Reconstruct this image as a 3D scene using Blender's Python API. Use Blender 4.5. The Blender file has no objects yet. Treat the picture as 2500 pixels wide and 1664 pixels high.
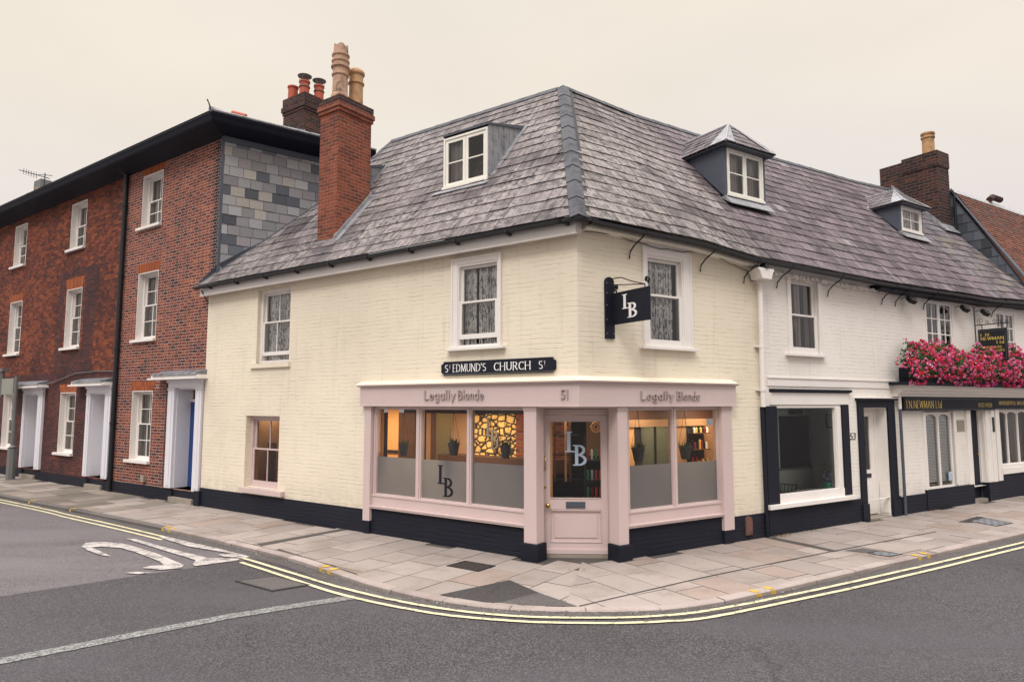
import bpy, bmesh, math, random
from mathutils import Vector, Matrix
random.seed(11)
R = math.radians
sc = bpy.context.scene
COL = sc.collection

# ------------------------------------------------------------------ camera
cd = bpy.data.cameras.new('camera'); cam = bpy.data.objects.new('camera', cd); COL.objects.link(cam)
cam.location = (0, 0, 2.1); cam.rotation_euler = (R(90) + math.atan(153 / 1630.0), 0, 0)
cd.sensor_width = 36; cd.lens = 1630 / 2500 * 36; cd.clip_end = 3000; cd.clip_start = 0.05
sc.camera = cam
# ------------------------------------------------------------------ sky, sun, exposure
SUN_EL, SUN_AZ = R(48), R(200)     # azimuth clockwise from +Y
w = bpy.data.worlds.new('World'); sc.world = w; w.use_nodes = True
nt = w.node_tree; nt.nodes.clear()
out = nt.nodes.new('ShaderNodeOutputWorld'); bg = nt.nodes.new('ShaderNodeBackground')
sky = nt.nodes.new('ShaderNodeTexSky'); sky.sky_type = 'NISHITA'; sky.sun_disc = False
sky.sun_elevation = SUN_EL; sky.sun_rotation = SUN_AZ; sky.air_density = 1.5; sky.dust_density = 4
hs = nt.nodes.new('ShaderNodeHueSaturation'); hs.inputs['Saturation'].default_value = 0.1; hs.inputs['Value'].default_value = 0.25
tc = nt.nodes.new('ShaderNodeTexCoord'); sp = nt.nodes.new('ShaderNodeSeparateXYZ')
ramp = nt.nodes.new('ShaderNodeValToRGB')
el = ramp.color_ramp.elements
el[0].position = 0.0; el[0].color = (.675, .63, .625, 1)
el[1].position = 0.22; el[1].color = (.705, .655, .64, 1)
for p_, c_ in ((.42, (.755, .70, .62, 1)), (.54, (.775, .72, .64, 1)), (.68, (.95, .92, .89, 1)), (.85, (1.0, .97, .97, 1))):
    e_ = el.new(p_); e_.color = c_
gain = nt.nodes.new('ShaderNodeMapRange'); gain.inputs[1].default_value = .57; gain.inputs[2].default_value = 1.0
gain.inputs[3].default_value = 9.3; gain.inputs[4].default_value = 40.0
ns = nt.nodes.new('ShaderNodeTexNoise'); ns.inputs['Scale'].default_value = 1.7; ns.inputs['Detail'].default_value = 5
mp = nt.nodes.new('ShaderNodeMapping'); mp.inputs['Scale'].default_value = (1, 1, 2.5)
nr = nt.nodes.new('ShaderNodeMapRange'); nr.inputs[1].default_value = .3; nr.inputs[2].default_value = .7
nr.inputs[3].default_value = .94; nr.inputs[4].default_value = 1.05
vm = nt.nodes.new('ShaderNodeVectorMath'); vm.operation = 'SCALE'
vm2 = nt.nodes.new('ShaderNodeVectorMath'); vm2.operation = 'SCALE'
mix = nt.nodes.new('ShaderNodeMixRGB'); mix.inputs[0].default_value = .88
L_ = nt.links.new
L_(tc.outputs['Generated'], sp.inputs[0]); L_(sp.outputs[2], ramp.inputs[0]); L_(sp.outputs[2], gain.inputs[0])
L_(tc.outputs['Generated'], mp.inputs[0]); L_(mp.outputs[0], ns.inputs['Vector']); L_(ns.outputs[0], nr.inputs[0])
tn = nt.nodes.new('ShaderNodeMixRGB'); tn.blend_type = 'MULTIPLY'; tn.inputs[0].default_value = 1
dr_ = nt.nodes.new('ShaderNodeValToRGB'); dr_.color_ramp.elements[0].position = .35; dr_.color_ramp.elements[0].color = (1.01, .995, .96, 1); dr_.color_ramp.elements[1].position = .65; dr_.color_ramp.elements[1].color = (.955, .955, .985, 1)
ns2 = nt.nodes.new('ShaderNodeTexNoise'); ns2.inputs['Scale'].default_value = 1.1; L_(mp.outputs[0], ns2.inputs['Vector']); L_(ns2.outputs[0], dr_.inputs[0]); L_(ramp.outputs[0], tn.inputs[1]); L_(dr_.outputs[0], tn.inputs[2]); L_(tn.outputs[0], vm.inputs[0]); L_(gain.outputs[0], vm.inputs['Scale'])
L_(vm.outputs[0], vm2.inputs[0]); L_(nr.outputs[0], vm2.inputs['Scale'])
L_(sky.outputs[0], hs.inputs['Color']); L_(hs.outputs[0], mix.inputs[1]); L_(vm2.outputs[0], mix.inputs[2])
L_(mix.outputs[0], bg.inputs[0]); bg.inputs[1].default_value = 0.1; L_(bg.outputs[0], out.inputs[0])
sl = bpy.data.lights.new('sun', 'SUN'); so = bpy.data.objects.new('sun', sl); COL.objects.link(so)
sl.energy = 1.0; sl.angle = R(18); sl.color = (1, .97, .94)
sd = Vector((math.sin(SUN_AZ) * math.cos(SUN_EL), math.cos(SUN_AZ) * math.cos(SUN_EL), math.sin(SUN_EL)))
so.rotation_euler = sd.to_track_quat('Z', 'Y').to_euler(); so.location = (0, -5, 20)
sc.view_settings.view_transform = 'Standard'; sc.view_settings.look = 'None'
sc.view_settings.exposure = 0.48; sc.view_settings.gamma = 1
sc.cycles.use_denoising = True; sc.cycles.max_bounces = 6; sc.cycles.diffuse_bounces = 3
sc.cycles.glossy_bounces = 3; sc.cycles.transparent_max_bounces = 12; sc.cycles.transmission_bounces = 4
sc.cycles.sample_clamp_indirect = 4

# ------------------------------------------------------------------ frames (the two street fronts)
C0 = Vector((0.8797, 8.8734, 0))
aL, aR = R(54.6737), R(58.0)
XL = Vector((math.sin(aL), -math.cos(aL), 0)); YL = Vector((-XL.y, XL.x, 0))
XR = Vector((math.sin(aR), math.cos(aR), 0)); YR = Vector((-XR.y, XR.x, 0))
Z = Vector((0, 0, 1))
def frame(o, x, y):
    m = Matrix.Identity(4)
    for i in range(3):
        m[i][0] = x[i]; m[i][1] = y[i]; m[i][2] = Z[i]; m[i][3] = o[i]
    return m
FL = frame(C0, XL, YL); FR = frame(C0, XR, YR)
FW = Matrix.Identity(4)
D0 = Vector((.44, 9.47, 0)); DXv = Vector((.89, -.04, 0)).normalized(); FD = frame(D0, DXv, Vector((-DXv.y, DXv.x, 0)))
def WL(x, y=0, z=0): return FL @ Vector((x, y, z))
def WR(x, y=0, z=0): return FR @ Vector((x, y, z))
a_s = R(52.5); SXv = Vector((math.sin(a_s), math.cos(a_s), 0))
FS = frame(WL(-8.70, .02), SXv, Vector((-SXv.y, SXv.x, 0)))      # slate hung flank of the red house
def rot(F, o, ang): return F @ Matrix.Translation(o) @ Matrix.Rotation(ang, 4, 'Z')

# ------------------------------------------------------------------ materials
def newmat(name):
    m = bpy.data.materials.new(name); m.use_nodes = True
    n = m.node_tree; b = n.nodes['Principled BSDF']
    return m, n, b
class G:
    """tiny node helper"""
    def __init__(s, nt): s.t = nt
    def n(s, ty, **k):
        x = s.t.nodes.new(ty)
        for a, v in k.items(): setattr(x, a, v)
        return x
    def put(s, sock, v):
        if hasattr(v, 'is_output') or hasattr(v, 'links'): s.t.links.new(v, sock)
        else: sock.default_value = v
    def m(s, op, a, b=0.0, c=0.0):
        x = s.n('ShaderNodeMath', operation=op)
        s.put(x.inputs[0], a); s.put(x.inputs[1], b); s.put(x.inputs[2], c)
        return x.outputs[0]
    def mr(s, v, a, b, c=0.0, d=1.0):
        x = s.n('ShaderNodeMapRange'); s.put(x.inputs[0], v)
        for i, q in enumerate((a, b, c, d)): x.inputs[i + 1].default_value = q
        return x.outputs[0]
    def noise(s, vec, scale, detail=4, rough=.55):
        x = s.n('ShaderNodeTexNoise'); s.put(x.inputs['Vector'], vec)
        x.inputs['Scale'].default_value = scale; x.inputs['Detail'].default_value = detail; x.inputs['Roughness'].default_value = rough
        return x.outputs[0]
    def mix(s, f, a, b, mode='MIX'):
        x = s.n('ShaderNodeMixRGB', blend_type=mode)
        s.put(x.inputs[0], f)
        for i, q in ((1, a), (2, b)):
            if isinstance(q, tuple): q = (*q, 1) if len(q) == 3 else q
            s.put(x.inputs[i], q)
        return x.outputs[0]
    def ramp(s, f, stops):
        x = s.n('ShaderNodeValToRGB'); s.put(x.inputs[0], f); e = x.color_ramp.elements
        e[0].position, e[0].color = stops[0][0], (*stops[0][1], 1)
        e[1].position, e[1].color = stops[-1][0], (*stops[-1][1], 1)
        for p, c in stops[1:-1]:
            q = e.new(p); q.color = (*c, 1)
        return x.outputs[0]
    def scale(s, vec, sx, sy, sz=1):
        x = s.n('ShaderNodeMapping'); s.put(x.inputs[0], vec); x.inputs['Scale'].default_value = (sx, sy, sz)
        return x.outputs[0]
    def bump(s, h, dist, strength=1.0, normal=None):
        x = s.n('ShaderNodeBump'); s.put(x.inputs['Height'], h); x.inputs['Distance'].default_value = dist; x.inputs['Strength'].default_value = strength
        if normal: s.put(x.inputs['Normal'], normal)
        return x.outputs[0]
    def uv(s): return s.n('ShaderNodeUVMap').outputs[0]
    def obj(s): return s.n('ShaderNodeTexCoord').outputs['Object']

def paint(name, col, rough=.45, dirt=.12, bump=.0015, bs=18, spec=.4, metal=0.0, dk=None, dks=7):
    m, n, b = newmat(name); g = G(n); o = g.obj()
    f = g.noise(o, 1.7, 5); f2 = g.noise(o, 22, 3)
    d = g.mr(f, .35, .75); d2 = g.mr(f2, .4, .7)
    c = g.mix(g.m('MULTIPLY', d, dirt), col, tuple(x * .62 for x in col))
    c = g.mix(g.m('MULTIPLY', d2, dirt * .6), c, tuple(x * .7 for x in col))
    if dk:
        k1 = g.mr(g.noise(o, dks, 7, .72), .46, .62); k2 = g.mr(g.noise(o, dks * .25, 4), .35, .6)
        c = g.mix(g.m('MULTIPLY', g.m('MULTIPLY', k1, k2), dk), c, tuple(x * .15 for x in col))
    g.put(b.inputs['Base Color'], c); b.inputs['Roughness'].default_value = rough
    b.inputs['Specular IOR Level'].default_value = spec; b.inputs['Metallic'].default_value = metal
    g.put(b.inputs['Normal'], g.bump(g.noise(o, bs, 4), bump))
    return m

def bricks(name, stops, mortar, rh=.0665, s=.2, h=.1, mw=.009, flemish=True, bump=.006, wear=.35, wearcol=(.03, .025, .03), wscale=.9, mdirt=.4, jitter=.004, quoin=None, rough=.85, tonal=.5):
    m, n, b = newmat(name); g = G(n); uv = g.uv()
    dn = g.n('ShaderNodeTexNoise'); g.put(dn.inputs['Vector'], uv); dn.inputs['Scale'].default_value = 6; dn.inputs['Detail'].default_value = 3
    sub = g.n('ShaderNodeVectorMath', operation='SUBTRACT'); g.put(sub.inputs[0], dn.outputs['Color']); sub.inputs[1].default_value = (.5, .5, .5)
    sca = g.n('ShaderNodeVectorMath', operation='SCALE'); g.put(sca.inputs[0], sub.outputs[0]); sca.inputs['Scale'].default_value = jitter * 3
    add = g.n('ShaderNodeVectorMath', operation='ADD'); g.put(add.inputs[0], uv); g.put(add.inputs[1], sca.outputs[0])
    sx = g.n('ShaderNodeSeparateXYZ'); g.put(sx.inputs[0], add.outputs[0]); u, v = sx.outputs[0], sx.outputs[1]
    vr = g.m('DIVIDE', v, rh); row = g.m('FLOOR', vr); fv = g.m('SUBTRACT', vr, row)
    if not flemish: h = s
    P = s + h
    sh = g.m('MULTIPLY', g.m('MODULO', g.m('ADD', row, 4000), 2), .5 if flemish else .25)
    uu = g.m('ADD', g.m('ADD', g.m('DIVIDE', u, P), sh), 1000)
    cell = g.m('FLOOR', uu); t = g.m('MULTIPLY', g.m('SUBTRACT', uu, cell), P)
    ish = g.m('GREATER_THAN', t, s)
    t1 = g.m('SUBTRACT', t, g.m('MULTIPLY', ish, s)); wd = g.m('ADD', g.m('MULTIPLY', ish, h - s), s)
    du = g.m('MINIMUM', t1, g.m('SUBTRACT', wd, t1)); dv = g.m('MULTIPLY', g.m('MINIMUM', fv, g.m('SUBTRACT', 1, fv)), rh)
    d = g.m('MINIMUM', du, dv)
    face = g.mr(d, mw * .3, mw * .75)
    cv = g.n('ShaderNodeCombineXYZ'); g.put(cv.inputs[0], g.m('ADD', g.m('MULTIPLY', cell, 2), ish)); g.put(cv.inputs[1], row)
    wn = g.n('ShaderNodeTexWhiteNoise'); wn.noise_dimensions = '2D'; g.put(wn.inputs['Vector'], cv.outputs[0])
    big = g.mr(g.noise(uv, wscale, 5), .36, .68); fine = g.noise(uv, 60, 4)
    rv = g.m('ADD', g.m('MULTIPLY', wn.outputs[0], 1 - tonal * .5), g.m('MULTIPLY', big, tonal * .5))
    if quoin:   # darker header bricks toward one edge
        su = g.n('ShaderNodeSeparateXYZ'); g.put(su.inputs[0], uv)
        near = g.m('MULTIPLY', g.m('GREATER_THAN', su.outputs[0], quoin), .75)
        rv = g.m('MULTIPLY', rv, g.m('SUBTRACT', 1, near))
    col = g.ramp(rv, stops)
    col = g.mix(g.m('MULTIPLY', g.mr(fine, .35, .7), .35), col, (.02, .015, .015), 'MULTIPLY') if False else g.mix(g.mr(fine, .3, .75, 0, .3), col, tuple(x * .4 for x in stops[len(stops) // 2][1]))
    mo = g.mix(g.m('MULTIPLY', g.mr(g.noise(uv, 3.5, 4), .35, .7), mdirt), mortar, tuple(x * .3 for x in mortar))
    c = g.mix(face, mo, col)
    c = g.mix(g.m('MULTIPLY', g.mr(g.noise(uv, wscale * 1.7, 6, .65), .47, .75), wear), c, wearcol)
    g.put(b.inputs['Base Color'], c); b.inputs['Roughness'].default_value = rough; b.inputs['Specular IOR Level'].default_value = .25
    hgt = g.m('ADD', g.m('MULTIPLY', face, 1.0), g.m('MULTIPLY', fine, .35))
    g.put(b.inputs['Normal'], g.bump(hgt, bump))
    return m

def painted_brick(name, col, dirtcol, dirt=.35, bump=.006, sc_=.5):
    """brickwork under thick masonry paint: relief of the courses, little colour"""
    m, n, b = newmat(name); g = G(n); uv = g.uv()
    dn = g.n('ShaderNodeTexNoise'); g.put(dn.inputs['Vector'], uv); dn.inputs['Scale'].default_value = 4; dn.inputs['Detail'].default_value = 4
    sub = g.n('ShaderNodeVectorMath', operation='SUBTRACT'); g.put(sub.inputs[0], dn.outputs['Color']); sub.inputs[1].default_value = (.5, .5, .5)
    sca = g.n('ShaderNodeVectorMath', operation='SCALE'); g.put(sca.inputs[0], sub.outputs[0]); sca.inputs['Scale'].default_value = .05
    add = g.n('ShaderNodeVectorMath', operation='ADD'); g.put(add.inputs[0], uv); g.put(add.inputs[1], sca.outputs[0])
    sx = g.n('ShaderNodeSeparateXYZ'); g.put(sx.inputs[0], add.outputs[0]); u, v = sx.outputs[0], sx.outputs[1]
    rh = .068; vr = g.m('DIVIDE', v, rh); row = g.m('FLOOR', vr); fv = g.m('SUBTRACT', vr, row)
    sh = g.m('MULTIPLY', g.m('MODULO', g.m('ADD', row, 4000), 2), .5)
    uu = g.m('ADD', g.m('ADD', g.m('DIVIDE', u, .2), sh), 1000); fu = g.m('FRACT', uu)
    du = g.m('MULTIPLY', g.m('MINIMUM', fu, g.m('SUBTRACT', 1, fu)), .2); dv = g.m('MULTIPLY', g.m('MINIMUM', fv, g.m('SUBTRACT', 1, fv)), rh)
    du = g.m('ADD', du, .006)
    d = g.m('MINIMUM', du, dv)
    gate = g.mr(g.noise(g.scale(uv, 1, 2), 2.3, 5, .65), .42, .62, .05, 1.0)          # joints fade where paint is thick
    groove = g.m('MULTIPLY', g.mr(d, .0, .012, 1, 0), gate)
    lump = g.noise(uv, 14, 5, .6); lump2 = g.noise(g.scale(uv, 1, 2.6), 5, 4)
    hgt = g.m('ADD', g.m('SUBTRACT', g.m('MULTIPLY', lump, .55), groove), g.m('MULTIPLY', lump2, .8))
    big = g.noise(uv, sc_, 6, .6)
    c = g.mix(g.mr(big, .4, .75, 0, dirt), col, dirtcol)
    c = g.mix(g.m('MULTIPLY', groove, .20), c, tuple(x * .45 for x in col))
    hair = g.m('MULTIPLY', g.mr(d, .0, .005, 1, 0), g.m('MULTIPLY', g.mr(g.noise(g.scale(uv, .6, 1.6), 7, 5, .7), .52, .60), .55))
    c = g.mix(hair, c, tuple(x * .25 for x in dirtcol))
    spot = g.mr(g.noise(uv, 26, 4, .7), .70, .76)
    c = g.mix(g.m('MULTIPLY', spot, .35), c, tuple(x * .4 for x in dirtcol))
    if col[0] > .2:
        splash = g.m('MULTIPLY', g.mr(v, .36, .75, 1, 0), g.mr(g.noise(uv, 6, 5, .7), .38, .62)); c = g.mix(g.m('MULTIPLY', splash, .45), c, tuple(x * .7 for x in dirtcol))
        run = g.mr(g.noise(g.scale(uv, 9, .5), 1, 5, .65), .56, .72, 0, .3); c = g.mix(run, c, tuple(x * .8 for x in dirtcol))
    g.put(b.inputs['Base Color'], c); b.inputs['Roughness'].default_value = .7; b.inputs['Specular IOR Level'].default_value = .25
    g.put(b.inputs['Normal'], g.bump(hgt, bump))
    return m

def slate_mat(name, lichen=.5, streak=.6, tint=(.76, .725, .735), rough=.75):
    m, n, b = newmat(name); g = G(n); uv = g.uv()
    at = g.n('ShaderNodeVertexColor', layer_name='Col').outputs[0]
    st = g.noise(g.scale(uv, 11, .55), 1.0, 5, .65); st2 = g.noise(g.scale(uv, 34, 2.4), 1, 4, .7)
    pk = g.mr(g.noise(uv, .8, 4), .38, .60, .35, 1.25)
    c = g.mix(g.m('MULTIPLY', g.mr(st, .44, .66, 0, streak), pk), at, (.026, .023, .025))
    c = g.mix(g.mr(st2, .48, .62, 0, streak * .85), c, (.040, .036, .037))
    li = g.m('MULTIPLY', g.mr(g.noise(uv, .55, 4), .40, .56), g.mr(g.noise(uv, 7, 8, .8), .46, .56))
    c = g.mix(g.m('MULTIPLY', li, lichen), c, (.40, .375, .345))
    sp_ = g.mr(g.noise(uv, 34, 5, .8), .55, .63)
    c = g.mix(g.m('MULTIPLY', sp_, .5), c, (.36, .34, .32))
    dkp = g.m('MULTIPLY', g.mr(g.noise(uv, 20, 6, .8), .55, .62), g.mr(g.noise(uv, 1.1, 4), .46, .6)); c = g.mix(g.m('MULTIPLY', dkp, .8), c, (.03, .026, .026))
    moss = g.m('MULTIPLY', g.mr(g.noise(uv, 1.6, 5, .7), .60, .68), .5)
    c = g.mix(moss, c, (.10, .085, .05))
    c = g.mix(1.0, c, tint, 'MULTIPLY')
    g.put(b.inputs['Base Color'], c); b.inputs['Roughness'].default_value = rough; b.inputs['Specular IOR Level'].default_value = .2
    g.put(b.inputs['Normal'], g.bump(g.noise(uv, 26, 6, .7), .007))
    return m

def attr_mat(name, rough=.6, noise=.3, bump=.002, spec=.3, ns_=25):
    m, n, b = newmat(name); g = G(n); uv = g.uv()
    at = g.n('ShaderNodeVertexColor', layer_name='Col').outputs[0]
    f = g.mr(g.noise(uv, ns_, 5, .65), .35, .7, 0, noise)
    c = g.mix(f, at, (.05, .045, .045))
    if name == 'paving_slab':
        o = g.obj(); vo = g.n('ShaderNodeTexVoronoi'); g.put(vo.inputs['Vector'], o); vo.inputs['Scale'].default_value = 2.6
        c = g.mix(g.mr(vo.outputs[0], .035, .055, .75, 0), c, (.07, .055, .05))
        st = g.mr(g.noise(o, 1.3, 6, .7), .47, .66, 0, .5); c = g.mix(st, c, (.16, .125, .10))
    g.put(b.inputs['Base Color'], c); b.inputs['Roughness'].default_value = rough; b.inputs['Specular IOR Level'].default_value = spec
    g.put(b.inputs['Normal'], g.bump(g.noise(uv, ns_, 5), bump))
    return m

def asphalt(name, base, speck, patch=.35):
    m, n, b = newmat(name); g = G(n); o = g.obj()
    v1 = g.n('ShaderNodeTexVoronoi'); g.put(v1.inputs['Vector'], o); v1.inputs['Scale'].default_value = 95
    wn = g.n('ShaderNodeTexWhiteNoise'); g.put(wn.inputs['Vector'], v1.outputs['Color'])
    st = g.m('GREATER_THAN', wn.outputs[0], .72)
    fine = g.noise(o, 55, 3, .7)
    c = g.mix(g.mr(fine, .35, .68), tuple(x * .62 for x in base), tuple(x * 1.3 for x in base))
    c = g.mix(g.m('MULTIPLY', st, .42), c, speck)
    dk_ = g.m('LESS_THAN', wn.outputs[0], .14); c = g.mix(g.m('MULTIPLY', dk_, .45), c, tuple(x * .3 for x in base))
    big = g.noise(o, .45, 5, .6)
    c = g.mix(g.mr(big, .38, .68, 0, patch), c, tuple(x * .6 for x in base))
    tyre = g.mr(g.noise(g.scale(o, .25, 1.1), .8, 4, .6), .42, .62, 0, .5); c = g.mix(tyre, c, tuple(min(1, x * 1.5) for x in base))
    oil = g.mr(g.noise(o, 1.15, 4, .7), .66, .74, 0, .45); c = g.mix(oil, c, tuple(x * .45 for x in base))
    wide = g.mr(g.noise(g.scale(o, 1, 1), 1.9, 5, .7), .55, .72, 0, .25)
    c = g.mix(wide, c, tuple(x * 1.45 for x in base))
    vc = g.n('ShaderNodeTexVoronoi', feature='DISTANCE_TO_EDGE'); g.put(vc.inputs['Vector'], o)
    wv = g.n('ShaderNodeTexNoise'); g.put(wv.inputs['Vector'], o); wv.inputs['Scale'].default_value = 3
    ad = g.n('ShaderNodeVectorMath', operation='MULTIPLY_ADD'); g.put(ad.inputs[0], wv.outputs['Color']); ad.inputs[1].default_value = (.5, .5, .5); g.put(ad.inputs[2], o)
    g.put(vc.inputs['Vector'], ad.outputs[0]); vc.inputs['Scale'].default_value = .33
    crack = g.m('MULTIPLY', g.mr(vc.outputs[0], .0, .006, 1, 0), g.mr(g.noise(o, .6, 2), .5, .6))
    c = g.mix(g.m('MULTIPLY', crack, .4), c, tuple(x * .22 for x in base))
    g.put(b.inputs['Base Color'], c); b.inputs['Roughness'].default_value = .8; b.inputs['Specular IOR Level'].default_value = .3
    hh = g.m('SUBTRACT', g.m('ADD', fine, g.m('MULTIPLY', wn.outputs[0], .5)), crack)
    g.put(b.inputs['Normal'], g.bump(hh, .008))
    return m

def worn_paint(name, col, under, cover=.5, scale=9, rough=.6):
    m, n, b = newmat(name); g = G(n); o = g.obj()
    f = g.m('ADD', g.m('MULTIPLY', g.noise(o, scale, 6, .75), .6), g.m('MULTIPLY', g.noise(o, 70, 3), .4))
    k = g.mr(f, cover, cover + .05)
    c = g.mix(k, col, under)
    c = g.mix(g.mr(g.noise(o, 3, 4), .4, .7, 0, .25), c, tuple(x * .6 for x in col))
    g.put(b.inputs['Base Color'], c); b.inputs['Roughness'].default_value = rough
    g.put(b.inputs['Normal'], g.bump(g.noise(o, 60, 3), .005))
    return m

def glass(name, rough=.02, tint=(.985, .99, .99), wavy=.002, refl=1.0):
    m, n, b = newmat(name); g = G(n); n.nodes.remove(b)
    o = n.nodes['Material Output']; tr = g.n('ShaderNodeBsdfTransparent'); tr.inputs[0].default_value = (*tint, 1)
    gl = g.n('ShaderNodeBsdfGlossy'); gl.inputs['Roughness'].default_value = rough; gl.inputs[0].default_value = (refl, refl, refl, 1)
    fr = g.n('ShaderNodeFresnel'); fr.inputs[0].default_value = 1.5
    nb = g.bump(g.noise(g.obj(), 2.6, 2), wavy); g.put(gl.inputs['Normal'], nb)
    mx = g.n('ShaderNodeMixShader'); g.put(mx.inputs[0], g.m('MULTIPLY', fr.outputs[0], 1.1)); g.put(mx.inputs[1], tr.outputs[0]); g.put(mx.inputs[2], gl.outputs[0])
    g.put(o.inputs[0], mx.outputs[0])
    return m

def lace(name, col, lo=.42, scale=16, op=.85):
    m, n, b = newmat(name); g = G(n); uv = g.uv(); o = n.nodes['Material Output']
    vo = g.n('ShaderNodeTexVoronoi', feature='DISTANCE_TO_EDGE'); g.put(vo.inputs['Vector'], g.scale(uv, 1, .8)); vo.inputs['Scale'].default_value = scale
    f = g.m('ADD', g.mr(vo.outputs[0], .0, .16, 1, 0), g.m('MULTIPLY', g.noise(uv, 40, 3), .6))
    su = g.n('ShaderNodeSeparateXYZ'); g.put(su.inputs[0], uv)
    fold = g.mr(g.m('SINE', g.m('ADD', g.m('MULTIPLY', su.outputs[0], 62), g.m('MULTIPLY', g.noise(g.scale(uv, 1, .1), 6, 2), 9))), -1, 1, .5, 1.3)
    k = g.m('MULTIPLY', g.m('MULTIPLY', g.mr(f, lo - .12, lo + .25), op), fold)
    tr = g.n('ShaderNodeBsdfTransparent'); b.inputs['Base Color'].default_value = (*col, 1); b.inputs['Roughness'].default_value = .9
    mx = g.n('ShaderNodeMixShader'); g.put(mx.inputs[0], k); g.put(mx.inputs[1], tr.outputs[0]); g.put(mx.inputs[2], b.outputs[0]); g.put(o.inputs[0], mx.outputs[0])
    return m

def stone_wall(name):
    m, n, b = newmat(name); g = G(n); uv = g.uv()
    dn = g.n('ShaderNodeTexNoise'); g.put(dn.inputs['Vector'], uv); dn.inputs['Scale'].default_value = 7
    ad = g.n('ShaderNodeVectorMath', operation='MULTIPLY_ADD'); g.put(ad.inputs[0], dn.outputs['Color']); ad.inputs[1].default_value = (.07, .05, 0); g.put(ad.inputs[2], g.scale(uv, 1, 1.35))
    vo = g.n('ShaderNodeTexVoronoi', feature='DISTANCE_TO_EDGE'); g.put(vo.inputs['Vector'], ad.outputs[0]); vo.inputs['Scale'].default_value = 6.6; vo.inputs['Randomness'].default_value = .75
    vc = g.n('ShaderNodeTexVoronoi'); g.put(vc.inputs['Vector'], ad.outputs[0]); vc.inputs['Scale'].default_value = 6.6; vc.inputs['Randomness'].default_value = .75
    k = g.mr(vo.outputs[0], .05, .11)
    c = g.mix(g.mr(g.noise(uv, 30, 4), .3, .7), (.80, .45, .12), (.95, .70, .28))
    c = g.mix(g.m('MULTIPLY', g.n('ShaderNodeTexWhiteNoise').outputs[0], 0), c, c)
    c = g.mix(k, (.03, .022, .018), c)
    g.put(b.inputs['Base Color'], c); b.inputs['Roughness'].default_value = .8
    g.put(b.inputs['Normal'], g.bump(g.mr(vo.outputs[0], .0, .2), .03))
    return m

MT = {}
MT['cream'] = painted_brick('cream_masonry_paint', (.765, .68, .54), (.58, .50, .40), .6, .0026)
MT['white_wall'] = painted_brick('white_masonry_paint', (.78, .73, .675), (.60, .545, .495), .5, .0026)
MT['navy'] = paint('navy_black_paint', (.0085, .010, .019), .6, .5, .003, 12, spec=.25)
MT['navy_wall'] = painted_brick('navy_plinth_paint', (.0085, .0095, .018), (.015, .016, .024), .8, .006)
MT['pink'] = paint('dusty_pink_paint', (.565, .445, .425), .38, .12, .0006, 30)
MT['white'] = paint('white_gloss_paint', (.77, .72, .675), .38, .18, .001, 25)
MT['door_white'] = paint('cool_white_paint', (.70, .68, .72), .4, .12, .001, 20)
MT['creamframe'] = paint('cream_window_paint', (.80, .765, .68), .4, .2, .001, 25)
MT['blue'] = paint('blue_door_paint', (.012, .045, .19), .3, .15, .001, 20)
MT['black'] = paint('black_iron', (.012, .013, .017), .45, .4, .001, 30)
MT['lead'] = paint('lead_sheet', (.25, .255, .28), .5, .5, .006, 8, metal=.25, dk=.8)
MT['leaddark'] = paint('dark_lead', (.075, .085, .11), .55, .5, .006, 8)
MT['leadlight'] = paint('pale_lead', (.30, .30, .315), .55, .5, .005, 9, metal=.1, dk=.6)
MT['ridge'] = paint('blue_clay_ridge', (.072, .073, .084), .75, .9, .01, 9, dk=1.0)
MT['terracotta'] = paint('buff_terracotta', (.50, .29, .14), .75, .55, .004, 12, dk=.8, dks=5)
MT['terrared'] = paint('red_terracotta', (.42, .085, .045), .7, .35, .004, 12)
MT['terrapink'] = paint('pale_terracotta', (.50, .31, .21), .75, .5, .005, 12, dk=.9, dks=6)
MT['ventbrown'] = paint('brown_clay', (.16, .075, .06), .8, .6, .006, 20, dk=.6)
MT['stone'] = paint('step_stone', (.30, .26, .21), .85, .6, .006, 14)
MT['kerb'] = paint('kerb_stone', (.33, .275, .26), .85, .45, .006, 24)
MT['concrete'] = paint('pavement_bed', (.075, .065, .058), .9, .6, .006, 16)
MT['dark'] = paint('dark_room', (.03, .028, .028), .8, .2, .001)
MT['room'] = paint('dim_room', (.10, .085, .075), .8, .2, .001)
MT['glass'] = glass('window_glass')
MT['clear'] = glass('shop_glass', .01, (.985, .985, .985), .0006)
MT['lace'] = lace('lace_curtain', (.92, .89, .86), .30, 8.5, 1.15)
MT['net'] = lace('plain_curtain', (.50, .44, .41), .0, 8, .9)
MT['curtain'] = paint('cream_curtain', (.42, .38, .33), .9, .3, .002, 10)
MT['gold'] = paint('gold_lettering', (.62, .44, .10), .4, .1, .0005)
MT['letterwhite'] = paint('white_lettering', (.80, .78, .76), .5, .05, .0005)
MT['silver'] = paint('brushed_letters', (.50, .40, .39), .3, .15, .0005, metal=.5)
MT['brass'] = paint('brass', (.55, .38, .14), .25, .1, .0005, metal=.9)
def frosted(name):
    m, n, b = newmat(name); g = G(n); o = n.nodes['Material Output']
    b.inputs['Base Color'].default_value = (.115, .118, .125, 1); b.inputs['Roughness'].default_value = .28; b.inputs['Specular IOR Level'].default_value = .8
    tr = g.n('ShaderNodeBsdfTranslucent'); tr.inputs[0].default_value = (.62, .60, .60, 1)
    mx = g.n('ShaderNodeMixShader'); mx.inputs[0].default_value = .24; g.put(mx.inputs[1], b.outputs[0]); g.put(mx.inputs[2], tr.outputs[0]); g.put(o.inputs[0], mx.outputs[0]); return m
MT['frost'] = frosted('frosted_film')
MT['paleblue'] = paint('etched_letters', (.38, .47, .58), .5, .05, .0003)
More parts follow.
